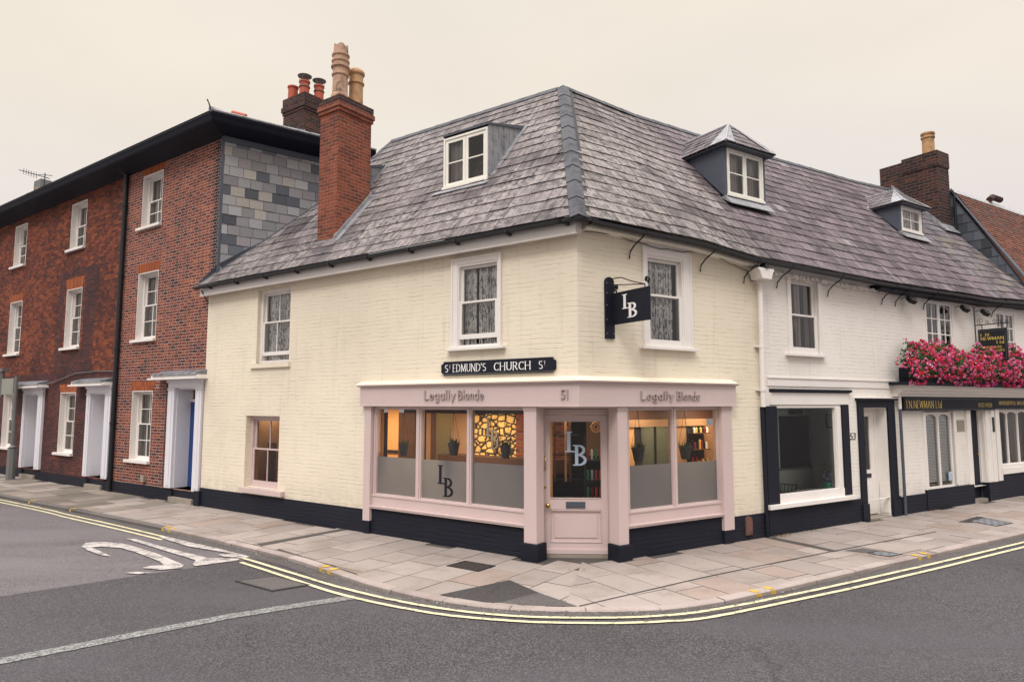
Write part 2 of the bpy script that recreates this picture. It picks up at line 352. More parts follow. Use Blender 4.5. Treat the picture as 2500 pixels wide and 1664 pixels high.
MT['brickA'] = bricks('pointed_red_brick', [(0, (.03, .015, .018)), (.17, (.085, .026, .024)), (.36, (.175, .038, .024)), (.7, (.25, .055, .028)), (1, (.40, .12, .045))], (.44, .36, .315), quoin=None, wear=.22, wearcol=(.035, .018, .02), mw=.0125)
MT['brickQ'] = bricks('dark_quoin_brick', [(0, (.014, .011, .016)), (.5, (.03, .015, .02)), (.85, (.06, .025, .025)), (1, (.25, .05, .03))], (.40, .33, .29), wear=.2, mw=.011)
MT['brickB'] = bricks('old_red_brick', [(0, (.045, .02, .02)), (.3, (.11, .03, .02)), (.6, (.20, .048, .024)), (1, (.33, .095, .035))], (.13, .07, .055), wear=.75, wearcol=(.022, .012, .018), wscale=.45, mw=.008)
MT['brickD'] = bricks('sooty_red_brick', [(0, (.03, .018, .02)), (.4, (.07, .022, .022)), (.8, (.11, .03, .025)), (1, (.2, .05, .03))], (.15, .10, .085), wear=.6, wearcol=(.018, .012, .018), wscale=.5, mw=.009)
MT['brickC'] = bricks('chimney_brick', [(0, (.10, .028, .02)), (.4, (.22, .05, .026)), (.8, (.31, .075, .035)), (1, (.42, .12, .05))], (.27, .205, .16), s=.19, flemish=False, wear=.35, wearcol=(.06, .03, .025), wscale=1.3, mw=.0115, bump=.010, tonal=.8)
MT['brickK'] = bricks('sooty_chimney_brick', [(0, (.018, .013, .014)), (.5, (.05, .022, .02)), (.88, (.10, .035, .025)), (1, (.32, .07, .03))], (.15, .125, .105), s=.19, flemish=False, wear=.6, wearcol=(.014, .012, .014), wscale=1.1, mw=.010, bump=.01)
MT['brickR'] = bricks('old_sooty_brick', [(0, (.018, .013, .014)), (.5, (.05, .022, .02)), (.88, (.10, .035, .025)), (1, (.32, .07, .03))], (.17, .145, .12), rh=.086, s=.23, flemish=False, wear=.5, wearcol=(.014, .012, .014), wscale=1.1, mw=.012, bump=.012)
MT['arch'] = bricks('rubbed_brick_arch', [(0, (.22, .05, .02)), (.5, (.33, .085, .03)), (1, (.42, .14, .05))], (.22, .08, .05), rh=.5, s=.05, flemish=False, wear=.2, mw=.003)
MT['slate'] = slate_mat('roof_slate', .9, .9)
MT['slateR'] = slate_mat('roof_slate_mauve', .4, .8, (.66, .605, .64))
MT['slateH'] = attr_mat('hung_slate', .5, .25, .002)
MT['tile'] = attr_mat('clay_tile', .8, .45, .004, ns_=14)
MT['flag'] = attr_mat('paving_slab', .8, .22, .003, ns_=40)
MT['road'] = asphalt('asphalt', (.052, .047, .052), (.22, .20, .19))
MT['roadold'] = asphalt('worn_asphalt', (.118, .105, .110), (.26, .24, .23), .3)
MT['roadpatch'] = asphalt('patch_asphalt', (.045, .040, .040), (.13, .12, .11))
MT['gutterstrip'] = asphalt('channel_asphalt', (.082, .074, .072), (.24, .22, .20))
MT['yellow'] = worn_paint('yellow_line_paint', (.64, .58, .36), (.15, .135, .12), .535, 9)
MT['yellowk'] = worn_paint('yellow_kerb_paint', (.60, .36, .03), (.2, .17, .12), .55, 20)
MT['markw'] = worn_paint('white_road_paint', (.48, .44, .41), (.12, .108, .108), .495, 7)
MT['markworn'] = worn_paint('worn_white_paint', (.27, .275, .265), (.06, .055, .055), .47, 34)
MT['stonewall'] = stone_wall('lit_rubble_wall')
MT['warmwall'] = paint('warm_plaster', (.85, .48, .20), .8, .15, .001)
MT['wood'] = paint('stained_wood', (.11, .055, .035), .5, .5, .002, 9)
MT['pine'] = paint('pale_wood', (.44, .27, .15), .5, .3, .001, 9)
MT['greygreen'] = paint('grey_green_plaster', (.78, .82, .76), .8, .2, .001)
MT['greydoor'] = paint('grey_green_joinery', (.46, .50, .43), .5, .2, .001)
MT['mirror'] = paint('mirror', (.20, .26, .23), .08, .3, .0, spec=.6, metal=.7)
MT['pot'] = paint('dark_ribbed_pot', (.045, .05, .055), .45, .4, .002, 40)
MT['metalgrey'] = paint('grey_metal', (.15, .15, .145), .5, .4, .001)
MT['platgrey'] = paint('sign_back_grey', (.26, .25, .21), .5, .3, .001)
MT['green'] = attr_mat('leaf_green', .55, .25, .0)
MT['petal'] = attr_mat('petals', .6, .08, .0)
MT['plasticgreen'] = paint('green_glaze', (.02, .30, .14), .25, .1, .0)
MT['paper'] = paint('paper', (.75, .74, .68), .8, .05, .0)
MT['cloth_red'] = paint('red_curtain', (.20, .02, .03), .9, .2, .001)
MT['shade'] = paint('parchment_shade', (.62, .42, .22), .8, .1, .001)
MT['iron'] = bricks('iron_cover', [(0, (.05, .04, .035)), (1, (.09, .07, .06))], (.015, .013, .012), rh=.03, s=.05, flemish=False, mw=.008, bump=.004, wear=.3)
MT['grate'] = bricks('grey_cover', [(0, (.17, .175, .19)), (1, (.24, .245, .26))], (.04, .04, .04), rh=.09, s=.12, flemish=False, mw=.014, bump=.004, wear=.2)
MT['blind'] = paint('blind_slat', (.85, .86, .84), .5, .1, .0)

# ------------------------------------------------------------------ objects
WM = {}
def uvaxes(n):
    if abs(n.z) > .92: return Vector((1, 0, 0)), Vector((0, 1, 0))
    u = Z.cross(n)
    if u.length < 1e-6: return Vector((1, 0, 0)), Vector((0, 1, 0))
    u.normalize(); v = n.cross(u)
    if abs(u.x) > abs(u.y):
        if u.x < 0: u = -u
    elif u.y < 0: u = -u
    if v.z < 0: v = -v
    return u, v
class MB:
    def __init__(s): s.v = []; s.f = []; s.m = []; s.c = []
    def face(s, pts, m=0, c=None):
        i = len(s.v); s.v += [Vector(p) for p in pts]; s.f.append(tuple(range(i, i + len(pts)))); s.m.append(m); s.c.append(c or (.5, .5, .5))
    def box(s, x0, x1, y0, y1, z0, z1, m=0, c=None):
        s.prism([(x0, y0), (x1, y0), (x1, y1), (x0, y1)], 'z', z0, z1, m, c)
    def prism(s, poly, ax, a, b, m=0, c=None, T=None):
        def P(p, t):
            q = Vector((p[0], p[1], t)) if ax == 'z' else Vector((p[0], t, p[1])) if ax == 'y' else Vector((t, p[0], p[1]))
            return T @ q if T else q
        n = len(poly); i = len(s.v)
        s.v += [P(p, a) for p in poly] + [P(p, b) for p in poly]
        fs = [tuple(range(i, i + n))[::-1], tuple(range(i + n, i + 2 * n))] + [(i + k, i + (k + 1) % n, i + n + (k + 1) % n, i + n + k) for k in range(n)]
        s.f += fs; s.m += [m] * len(fs); s.c += [c or (.5, .5, .5)] * len(fs)
    def hexa(s, p8, m=0, c=None):
        i = len(s.v); s.v += [Vector(p) for p in p8]
        fs = [(0, 3, 2, 1), (4, 5, 6, 7), (0, 1, 5, 4), (1, 2, 6, 5), (2, 3, 7, 6), (3, 0, 4, 7)]
        s.f += [tuple(i + q for q in f) for f in fs]; s.m += [m] * 6; s.c += [c or (.5, .5, .5)] * 6
    def tube(s, pts, r, n=7, m=0, c=None):
        pts = [Vector(p) for p in pts]; rings = []
        rr = r if isinstance(r, (list, tuple)) else [r] * len(pts)
        for k, p in enumerate(pts):
            d = (pts[min(k + 1, len(pts) - 1)] - pts[max(k - 1, 0)]).normalized()
            a = Vector((0, 0, 1)) if abs(d.z) < .9 else Vector((1, 0, 0))
            u = d.cross(a).normalized(); v = d.cross(u)
            i = len(s.v); s.v += [p + (u * math.cos(2 * math.pi * q / n) + v * math.sin(2 * math.pi * q / n)) * rr[k] for q in range(n)]; rings.append(i)
        for a, b in zip(rings, rings[1:]):
            for q in range(n):
                s.f.append((a + q, a + (q + 1) % n, b + (q + 1) % n, b + q)); s.m.append(m); s.c.append(c or (.5, .5, .5))
        for a in (rings[0], rings[-1]):
            s.f.append(tuple(a + q for q in range(n))); s.m.append(m); s.c.append(c or (.5, .5, .5))
    def lathe(s, prof, cx, cy, n=18, m=0, c=None, wob=None):
        rings = []
        for r, z in prof:
            i = len(s.v); s.v += [Vector((cx + r * math.cos(2 * math.pi * q / n), cy + r * math.sin(2 * math.pi * q / n), z + (wob(q, n) if wob and (r, z) == prof[-1] else 0))) for q in range(n)]; rings.append(i)
        for a, b in zip(rings, rings[1:]):
            for q in range(n):
                s.f.append((a + q, a + (q + 1) % n, b + (q + 1) % n, b + q)); s.m.append(m); s.c.append(c or (.5, .5, .5))
        s.f.append(tuple(rings[0] + q for q in range(n))); s.m.append(m); s.c.append(c or (.5, .5, .5))
    def build(s, name, mats, parent=None, F=FW, smooth=False, base=None, recalc=True, bev=0):
        if not isinstance(mats, (list, tuple)): mats = [mats]
        if base is not None:
            bb = Vector(base); s.v = [p - bb for p in s.v]; F = F @ Matrix.Translation(bb)
        me = bpy.data.meshes.new(name); me.from_pydata([tuple(p) for p in s.v], [], s.f)
        if recalc:
            bm = bmesh.new(); bm.from_mesh(me); bmesh.ops.recalc_face_normals(bm, faces=bm.faces); bm.to_mesh(me); bm.free()
        off = Vector(base) if base is not None else Vector((0, 0, 0))
        me.uv_layers.new(name='UVMap'); me.color_attributes.new('Col', 'FLOAT_COLOR', 'CORNER'); uvl = me.uv_layers['UVMap']; ca = me.color_attributes['Col']
        for k, p in enumerate(me.polygons):
            p.material_index = s.m[k]; p.use_smooth = smooth
            u, v = uvaxes(p.normal); cc = (*s.c[k], 1)
            for li in p.loop_indices:
                q = me.vertices[me.loops[li].vertex_index].co + off
                uvl.data[li].uv = (q.dot(u), q.dot(v)); ca.data[li].color = cc
        for mt in mats: me.materials.append(MT[mt] if isinstance(mt, str) else mt)
        o = bpy.data.objects.new(name, me); COL.objects.link(o)
        if bev:
            md = o.modifiers.new('bevel', 'BEVEL'); md.width = bev; md.segments = 2; md.limit_method = 'ANGLE'; md.angle_limit = R(40)
        if smooth:
            pass
        if parent is not None:
            o.parent = parent; o.matrix_parent_inverse = WM[parent].inverted()
        o.matrix_basis = F; WM[o] = F.copy()
        return o
def tag(o, label=None, cat=None, group=None, kind=None):
    if label: o['label'] = label
    if cat: o['category'] = cat
    if group: o['group'] = group
    if kind: o['kind'] = kind
    return o
def thing(name, label, cat, F, loc=(0, 0, 0), group=None):
    o = bpy.data.objects.new(name, None); COL.objects.link(o); o.empty_display_size = .2
    M_ = F @ Matrix.Translation(Vector(loc)); o.matrix_basis = M_; WM[o] = M_.copy()
    return tag(o, label, cat, group)

def wall_holes(mb, x0, x1, z0, z1, holes, y=0.0, m=0, back=None):
    """front skin with rectangular openings (hx0,hx1,hz0,hz1,depth,reveal material)"""
    xs = sorted({x0, x1, *[h[0] for h in holes], *[h[1] for h in holes]}); zs = sorted({z0, z1, *[h[2] for h in holes], *[h[3] for h in holes]})
    xs = [x for x in xs if x0 <= x <= x1]; zs = [q for q in zs if z0 <= q <= z1]
    for a, b in zip(xs, xs[1:]):
        for c, d in zip(zs, zs[1:]):
            mx, mz = (a + b) / 2, (c + d) / 2
            if any(h[0] < mx < h[1] and h[2] < mz < h[3] for h in holes): continue
            mb.face([(a, y, c), (b, y, c), (b, y, d), (a, y, d)], m)
    for h in holes:
        a, b, c, d, dp, rm = h; c = max(c, z0)
        if dp is None: continue
        for q in ([(a, y, c), (a, y + dp, c), (a, y + dp, d), (a, y, d)], [(b, y, c), (b, y, d), (b, y + dp, d), (b, y + dp, c)],
                  [(a, y, d), (a, y + dp, d), (b, y + dp, d), (b, y, d)], [(a, y, c), (b, y, c), (b, y + dp, c), (a, y + dp, c)]):
            mb.face(q, rm)

def mitre(path):
    res = []
    for k, p in enumerate(path):
        ns_ = []
        if k > 0: d = (path[k] - path[k - 1]).normalized(); ns_.append(Vector((d.y, -d.x)))
        if k < len(path) - 1: d = (path[k + 1] - path[k]).normalized(); ns_.append(Vector((d.y, -d.x)))
        n = sum(ns_, Vector((0, 0))).normalized(); res.append(n / n.dot(ns_[0]))
    return res
def sweep(mb, path, prof, m=0, zf=None, caps=True):
    """profile [(outward offset, z)] along a plan path running left to right as seen from the street"""
    path = [Vector((p[0], p[1])) for p in path]; ms = mitre(path); n = len(prof); idx = []
    for k, (p, mm) in enumerate(zip(path, ms)):
        i = len(mb.v); dz = zf[k] if zf else 0
        mb.v += [Vector((p.x + mm.x * o, p.y + mm.y * o, z + dz)) for o, z in prof]; idx.append(i)
    for a, b in zip(idx, idx[1:]):
        for q in range(n):
            mb.f.append((a + q, b + q, b + (q + 1) % n, a + (q + 1) % n)); mb.m.append(m); mb.c.append((.5, .5, .5))
    if caps:
        for a in (idx[0], idx[-1]):
            mb.f.append(tuple(a + q for q in range(n))); mb.m.append(m); mb.c.append((.5, .5, .5))

def clip(poly, a, b):
    """keep the part of poly on the left of the line a->b"""
    res = []; n = len(poly)
    def sd_(p): return (b[0] - a[0]) * (p[1] - a[1]) - (b[1] - a[1]) * (p[0] - a[0])
    for i in range(n):
        p, q = poly[i], poly[(i + 1) % n]; sp_, sq = sd_(p), sd_(q)
        if sp_ >= 0: res.append(p)
        if sp_ * sq < 0:
            t = sp_ / (sp_ - sq); res.append((p[0] + (q[0] - p[0]) * t, p[1] + (q[1] - p[1]) * t))
    return res

def slates(mb, mp_, poly, u0, u1, v0, v1, expo, wid, th, colf, m=0, jit=.004, rnd=None):
    """overlapping slates in roof coordinates, clipped to a convex counter-clockwise polygon"""
    rn = rnd or random
    row = 0; v = v0
    while v < v1:
        off = (row % 2) * wid * .5 + rn.uniform(-.02, .02); u = u0 - off - wid
        while u < u1:
            ww = wid * rn.uniform(.9, 1.1)
            dr = rn.uniform(-jit, jit) * 2; tl = rn.uniform(0, 1) ; tk = th * rn.uniform(.75, 1.45)
            q = [(u + .004, v + dr), (u + ww - .004, v + dr + rn.uniform(-jit, jit)), (u + ww - .003, v + expo * 1.12), (u + .003, v + expo * 1.12)]
            for a, b in zip(poly, poly[1:] + poly[:1]):
                q = clip(q, a, b)
                if len(q) < 3: break
            if len(q) >= 3:
                c = colf(u, v)
                top = [mp_(a, b, tk * (1 - max(0, min(1, (b - v) / (expo * 1.12)))) + .002) for a, b in q]
                mb.face(top, m, c)
                bot = [mp_(a, b, -.006) for a, b in q]
                for k in range(len(q)):
                    if (q[k][1] + q[(k + 1) % len(q)][1]) / 2 < v + expo * .5 or True:
                        kk = (k + 1) % len(q)
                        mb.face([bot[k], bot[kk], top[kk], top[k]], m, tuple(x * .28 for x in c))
            u += ww
        v += expo; row += 1

# ---- lettering built from pen strokes
def hull(P):
    P = sorted(set((round(a, 6), round(b, 6)) for a, b in P))
    def half(pts):
        h = []
        for p in pts:
            while len(h) >= 2 and (h[-1][0] - h[-2][0]) * (p[1] - h[-2][1]) - (h[-1][1] - h[-2][1]) * (p[0] - h[-2][0]) <= 0: h.pop()
            h.append(p)
        return h
    a, b = half(P), half(P[::-1]); return a[:-1] + b[:-1]
def arc(cx, cy, rx, ry, a0, a1, n=8): return [(cx + rx * math.cos(R(a0 + (a1 - a0) * k / n)), cy + ry * math.sin(R(a0 + (a1 - a0) * k / n))) for k in range(n + 1)]
GL = {
 'S': (.55, [arc(.28, .74, .21, .23, 40, 270, 8) + arc(.28, .27, .23, .24, 90, -140, 8)]),
 'T': (.64, [[(.02, .97), (.62, .97)], [(.32, .97), (.32, 0)]]),
 'E': (.52, [[(.07, 0), (.07, 1)], [(.07, .97), (.5, .97)], [(.07, .52), (.42, .52)], [(.07, .03), (.5, .03)]]),
 'F': (.50, [[(.07, 0), (.07, 1)], [(.07, .97), (.48, .97)], [(.07, .52), (.40, .52)]]),
 'D': (.72, [[(.07, 0), (.07, 1)], [(.07, .97)] + arc(.25, .5, .42, .47, 90, -90, 10) + [(.07, .03)]]),
 'M': (.86, [[(.06, 0), (.12, 1)], [(.12, .97), (.43, .08)], [(.43, .08), (.74, .97)], [(.74, 1), (.80, 0)]]),
 'U': (.70, [[(.08, 1), (.08, .3)] + arc(.35, .3, .27, .27, 180, 360, 8) + [(.62, 1)]]),
 'N': (.74, [[(.07, 0), (.07, 1)], [(.07, .97), (.66, .03)], [(.66, 0), (.66, 1)]]),
 "'": (.16, [[(.08, 1), (.06, .78)]]),
 '.': (.18, [[(.07, .05), (.08, .05)]]),
 'C': (.66, [arc(.40, .5, .33, .47, 45, 315, 12)]),
 'G': (.70, [arc(.40, .5, .33, .47, 45, 330, 12) + [(.68, .42)]]),
 'H': (.72, [[(.07, 0), (.07, 1)], [(.64, 0), (.64, 1)], [(.07, .52), (.64, .52)]]),
 'R': (.60, [[(.07, 0), (.07, 1)], [(.07, .97)] + arc(.28, .74, .22, .23, 90, -90, 7) + [(.07, .51)], [(.26, .51), (.57, .02)]]),
 'I': (.16, [[(.08, 0), (.08, 1)]]),
 'W': (.96, [[(.02, 1), (.24, .03)], [(.24, .03), (.47, .95)], [(.47, .95), (.70, .03)], [(.70, .03), (.92, 1)]]),
 'A': (.70, [[(.03, 0), (.35, .98)], [(.35, .98), (.66, 0)], [(.15, .33), (.55, .33)]]),
 'L': (.50, [[(.07, 0), (.07, 1)], [(.07, .03), (.48, .03)]]),
 'O': (.76, [arc(.38, .5, .32, .47, 0, 360, 16)]),
 'B': (.58, [[(.07, 0), (.07, 1)], [(.07, .97)] + arc(.27, .75, .19, .22, 90, -90, 7) + [(.07, .53)], [(.27, .53)] + arc(.29, .28, .24, .25, 90, -90, 7) + [(.07, .03)]]),
 't': (.34, [[(.15, .95), (.15, .12), (.22, .03), (.32, .06)], [(.02, .62), (.30, .62)]]),
 'd': (.54, [arc(.25, .31, .20, .29, 0, 360, 12), [(.45, 1), (.45, 0)]]),
 'e': (.46, [[(.06, .33), (.40, .33)] + arc(.23, .31, .18, .29, 5, 310, 11)]),
 'g': (.50, [arc(.23, .33, .18, .27, 0, 360, 12), [(.42, .62), (.42, -.15)] + arc(.25, -.15, .17, .14, 0, -150, 6)]),
 'a': (.48, [arc(.23, .31, .18, .29, 0, 360, 12), [(.42, .62), (.42, 0)]]),
 'l': (.16, [[(.07, 1), (.07, 0)]]),
 'y': (.46, [[(.05, .62), (.24, .03)], [(.42, .62), (.14, -.28)]]),
 'o': (.48, [arc(.23, .31, .18, .29, 0, 360, 14)]),
 'n': (.46, [[(.06, 0), (.06, .62)], [(.06, .42)] + arc(.22, .42, .15, .2, 160, 0, 7) + [(.37, 0)]]),
 '5': (.50, [[(.42, .97), (.12, .97), (.09, .56)] + arc(.22, .31, .21, .29, 120, -150, 10)]),
 '3': (.50, [arc(.21, .75, .18, .22, 150, -80, 8) + arc(.22, .28, .21, .27, 85, -150, 9)]),
 '1': (.26, [[(.03, .82), (.14, .98), (.14, 0)]]),
 '0': (.54, [arc(.26, .5, .21, .48, 0, 360, 14)]),
 '7': (.50, [[(.03, .97), (.46, .97), (.18, 0)]]),
 '2': (.50, [arc(.23, .74, .19, .23, 160, -30, 8) + [(.04, .03), (.46, .03)]]),
 '4': (.52, [[(.36, 0), (.36, 1), (.03, .3), (.50, .3)]]),
 '6': (.52, [[(.38, .97), (.12, .55)] + arc(.25, .29, .20, .27, 160, -200, 12)]),
 '/': (.40, [[(.03, 0), (.36, 1)]]),
}
def write(mb, txt, x, z, h, y, width=None, hw=.055, ht=.022, m=0, slant=0, th=0.0, gap=.12, serif=0, T=None):
    adv = 0; items = []
    for ch in txt:
        if ch == ' ': adv += .38; continue
        sm = 1.0; dz = 0
        if ch in '^_': continue
        items.append((ch, adv)); adv += GL[ch][0] + gap
    sx = (width / (adv - gap)) if width else h
    k = 0
    for ch, a in items:
        strokes = GL[ch][1]
        segs = []
        for st in strokes:
            segs += list(zip(st, st[1:]))
        if serif:
            for st in strokes:
                for p, q in ((st[0], st[1]), (st[-1], st[-2])):
                    if abs(p[0] - q[0]) < .3 * abs(p[1] - q[1]) + .01: segs.append(((p[0] - serif, p[1]), (p[0] + serif, p[1])))
        for p, q in segs:
            pts = []
            thin = serif and abs(p[1] - q[1]) < 1e-6
            for (cx, cy) in (p, q):
                for dx in (-hw, hw):
                    for dy in (-ht, ht):
                        if thin: dx_ = dx * .3
                        else: dx_ = dx
                        pts.append((x + (a + cx + dx_) * sx + (cy + dy) * slant * h, z + (cy + dy) * h))
            hp = hull(pts); k += 1; yy = y - .0002 * (k % 5)
            if len(hp) < 3: continue
            if th: mb.prism(hp, 'y', yy - th, yy, m, None, T)
            else:
                P = [Vector((a_, yy, b_)) for a_, b_ in hp]
                mb.face([T @ p_ for p_ in P] if T else P, m)
def monogram(mb, x0, x1, z0, z1, y, m=0, th=0.004, T=None):
    """interlocked serif L above and B below"""
    W_, H_ = x1 - x0, z1 - z0
    def seg(p, q, hw, ht):
        pts = [(x0 + (cx + dx) * W_, z0 + (cy + dy) * H_) for cx, cy in (p, q) for dx in (-hw, hw) for dy in (-ht, ht)]
        mb.prism(hull(pts), 'y', y - th - random.uniform(0, .0006), y, m, None, T)
    s_, t_ = .075, .016
    seg((.17, .42), (.17, .98), s_, t_); seg((.02, .98), (.32, .98), .01, t_); seg((.02, .415), (.50, .415), .01, t_ * 1.2); seg((.49, .41), (.53, .50), .02, t_)
    seg((.52, .03), (.52, .58), s_, t_); seg((.36, .59), (.62, .59), .01, t_); seg((.36, .02), (.62, .02), .01, t_)
    for cy, ry, rx in ((.455, .135, .27), (.165, .145, .33)):
        A = arc(.58, cy, rx, ry, 90, -90, 9)
        for p, q in zip(A, A[1:]): seg(p, q, s_ * .8, t_)

# ================================================================== GROUND
KX, KY = .45, 7.1
def zr(x, y): return -.055 + .045 * math.exp(-(((x - KX) ** 2 + (y - KY) ** 2) / 1.7 ** 2))
def cr(P, n=6):
    res = []
    for i in range(len(P) - 1):
        p0, p1, p2, p3 = P[max(i - 1, 0)], P[i], P[i + 1], P[min(i + 2, len(P) - 1)]
        for k in range(n):
            t = k / n
            res.append(tuple(.5 * (2 * p1[j] + (p2[j] - p0[j]) * t + (2 * p0[j] - 5 * p1[j] + 4 * p2[j] - p3[j]) * t * t + (3 * p1[j] - p0[j] - 3 * p2[j] + p3[j]) * t ** 3) for j in (0, 1)))
    res.append(P[-1]); return res
def ribbon(mb, P, w0, w1, dz, m=0, zfun=zr, jit=0):
    """strip between offsets w0..w1 to the right of the path"""
    V = [Vector(p) for p in P]; ms = mitre(V); pr = None
    for p, mm in zip(V, ms):
        j = random.uniform(-jit, jit)
        a = p + mm * (w0 + j); b = p + mm * (w1 + j * .7)
        cur = (Vector((a.x, a.y, zfun(a.x, a.y) + dz)), Vector((b.x, b.y, zfun(b.x, b.y) + dz)))
        if pr: mb.face([pr[0], pr[1], cur[1], cur[0]], m)
        pr = cur
mb = MB(); N_ = 300
xs = [-400, -120, -40] + [-18 + .3 * k for k in range(121)] + [40, 120, 400]
ys = [-400, -100, -20] + [-3 + .3 * k for k in range(81)] + [60, 150, 500]
for a, b in zip(xs, xs[1:]):
    for c, d in zip(ys, ys[1:]):
        mb.face([(a, c, zr(a, c)), (b, c, zr(b, c)), (b, d, zr(b, d)), (a, d, zr(a, d))])
o = mb.build('road', 'road', smooth=True); tag(o, kind='structure')
Ld = Vector((-.816, .578)); Rd = Vector((.848, .53))
KERB = [(-26.0, 25.70), (-12.07, 15.86), (-9.0, 13.75), (-5.9, 11.58), (-4.24, 10.36), (-2.96, 9.33), (-2.3, 8.68), (-1.68, 8.07), (-1.07, 7.60), (-.55, 7.29), (-.02, 7.10), (.55, 7.03), (1.1, 7.04), (1.6, 7.12), (2.22, 7.37), (2.78, 7.70), (3.33, 8.04), (4.64, 8.86), (8.4, 11.18), (24, 20.9)]
KS = cr(KERB, 8)
# worn lighter surface of the side street
mb = MB(); P = [(-40, 27.5), (-40, -21), (-20, -4.4), (-12, 2.25), (-9, 4.95), (-5.75, 7.73), (-4.7, 8.66), (-3.65, 9.5), (-3.2, 9.78)]
P = P + [p for p in KS[::-1] if p[0] < -3.2]
mb.face([(x, y, -.0535) for x, y in P]); o = mb.build('side_road', 'roadold'); tag(o, kind='structure')
mb = MB(); ribbon(mb, KS, .0, .2, .005, jit=.012); o = mb.build('road_channel', 'gutterstrip'); tag(o, kind='structure')
# long dressed strip and give way line worn to speckle
mb = MB(); ribbon(mb, cr([(-7.5, 3.2), (-5.6, 4.75), (-4.27, 5.86), (-3.05, 6.88), (-2.4, 7.32), (-1.75, 7.68)], 6), -.085, .085, .0065, jit=.014)
o = mb.build('road_marking', 'markworn'); tag(o, kind='structure')
UP = cr([(-26, 25.1), (-11.42, 15.22), (-8.57, 13.2), (-7.08, 12.14), (-5.70, 11.12), (-4.6, 10.27), (-3.67, 9.5), (-2.78, 8.73), (-2.2, 8.22), (-1.62, 7.76), (-1.05, 7.36), (-.49, 7.06), (.0, 6.89), (.45, 6.83), (1.0, 6.84), (1.45, 6.92), (1.95, 7.1), (2.95, 7.65), (4.76, 8.70), (8.13, 10.75), (24, 20.6)], 8)
LP = cr([(-26, 24.85), (-11.3, 14.95), (-8.35, 12.85), (-6.9, 11.82), (-5.69, 10.93), (-4.6, 10.08), (-3.69, 9.33), (-2.84, 8.58), (-2.4, 8.18), (-2.05, 7.87), (-1.6, 7.53), (-1.1, 7.2), (-.6, 6.93), (0, 6.74), (.44, 6.68), (1.0, 6.68), (1.5, 6.76), (1.95, 6.9), (2.87, 7.42), (4.61, 8.42), (7.95, 10.45), (24, 20.35)], 8)
mb = MB()
for P, gaps in ((UP, ()), (LP, ((-5.5, -3.75),))):
    run = []
    for p in P + [None]:
        if p is None or any(a < p[0] < b for a, b in gaps) or (-5.2 < p[0] < -3.9 and P is UP):
            if len(run) > 1: ribbon(mb, run, -.028, .028, .011, jit=.003)
            run = []
        else: run.append(p)
o = mb.build('yellow_line', 'yellow'); tag(o, kind='structure')
# white lettering worn away at the junction mouth
mb = MB()
letU = [(-6.5, 10.32), (-6.60, 10.58), (-6.44, 10.68), (-5.97, 10.52), (-5.62, 10.26), (-5.11, 9.85), (-4.39, 9.17), (-4.33, 8.98), (-4.57, 8.90), (-4.85, 9.00), (-4.80, 9.12), (-4.64, 9.14), (-4.82, 9.37), (-5.48, 9.95), (-5.85, 10.22), (-6.20, 10.32), (-6.30, 10.25), (-6.02, 10.0), (-5.66, 9.67), (-5.86, 9.75), (-6.23, 10.05)]
letT = [(-6.16, 10.90), (-6.05, 10.93), (-5.3, 10.33), (-4.25, 9.57), (-3.78, 9.53), (-3.78, 9.43), (-4.2, 9.10), (-4.27, 9.18), (-4.36, 9.44), (-5.3, 10.20)]
letL = [(-5.71, 11.03), (-5.58, 11.06), (-4.91, 10.57), (-4.37, 10.18), (-3.70, 9.66), (-3.72, 9.56), (-4.05, 9.64), (-4.20, 9.78), (-4.02, 9.84), (-4.40, 10.06), (-4.85, 10.30)]
blob = [(-4.95, 8.75), (-4.72, 8.68), (-4.60, 8.76), (-4.80, 8.80)]
for pl in (letU, letT, letL, blob):
    bm_ = bmesh.new(); vs = [bm_.verts.new((x, y, -.0405)) for x, y in pl]; f_ = bm_.faces.new(vs); bmesh.ops.triangulate(bm_, faces=[f_])
    for f_ in bm_.faces: mb.face([v_.co.copy() for v_ in f_.verts])
    bm_.free()
o = mb.build('road_marking', 'markw'); tag(o, kind='structure')

# pavement: bed, slabs in rows square to each front, kerb
inner = []
V = [Vector(p) for p in KS]
for p, mm in zip(V, mitre(V)): inner.append(p - mm * .125)
inner = [Vector((p.x, p.y)) for p in inner]
mb = MB()
bed = [(p.x, p.y, -.012) for p in inner]
wl = [WR(26, .6), WR(0, .6), WL(0, .6), WL(-34, .6)]
wpts = [WR(26, .6), C0 + Vector((0, .7, 0)), WL(-34, .6)]
poly = bed + [(p.x, p.y, -.012) for p in wpts]
bm_ = bmesh.new(); f_ = bm_.faces.new([bm_.verts.new(p) for p in poly]); bmesh.ops.triangulate(bm_, faces=[f_])
for f_ in bm_.faces: mb.face([v_.co.copy() for v_ in f_.verts])
bm_.free()
o = mb.build('pavement_bed', 'concrete'); tag(o, kind='structure')
mb = MB(); rs = random.Random(5)
apex = Vector((.52, 7.03))
Cc = Vector((C0.x, C0.y))
def slabcol(far=0):
    t = rs.random(); b_ = Vector((.335, .285, .255)) * rs.uniform(.84, 1.08)
    if t < .10: b_ = Vector((.30, .235, .20)) * rs.uniform(.9, 1.1)
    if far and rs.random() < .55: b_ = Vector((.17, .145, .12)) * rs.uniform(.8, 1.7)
    return tuple(b_)
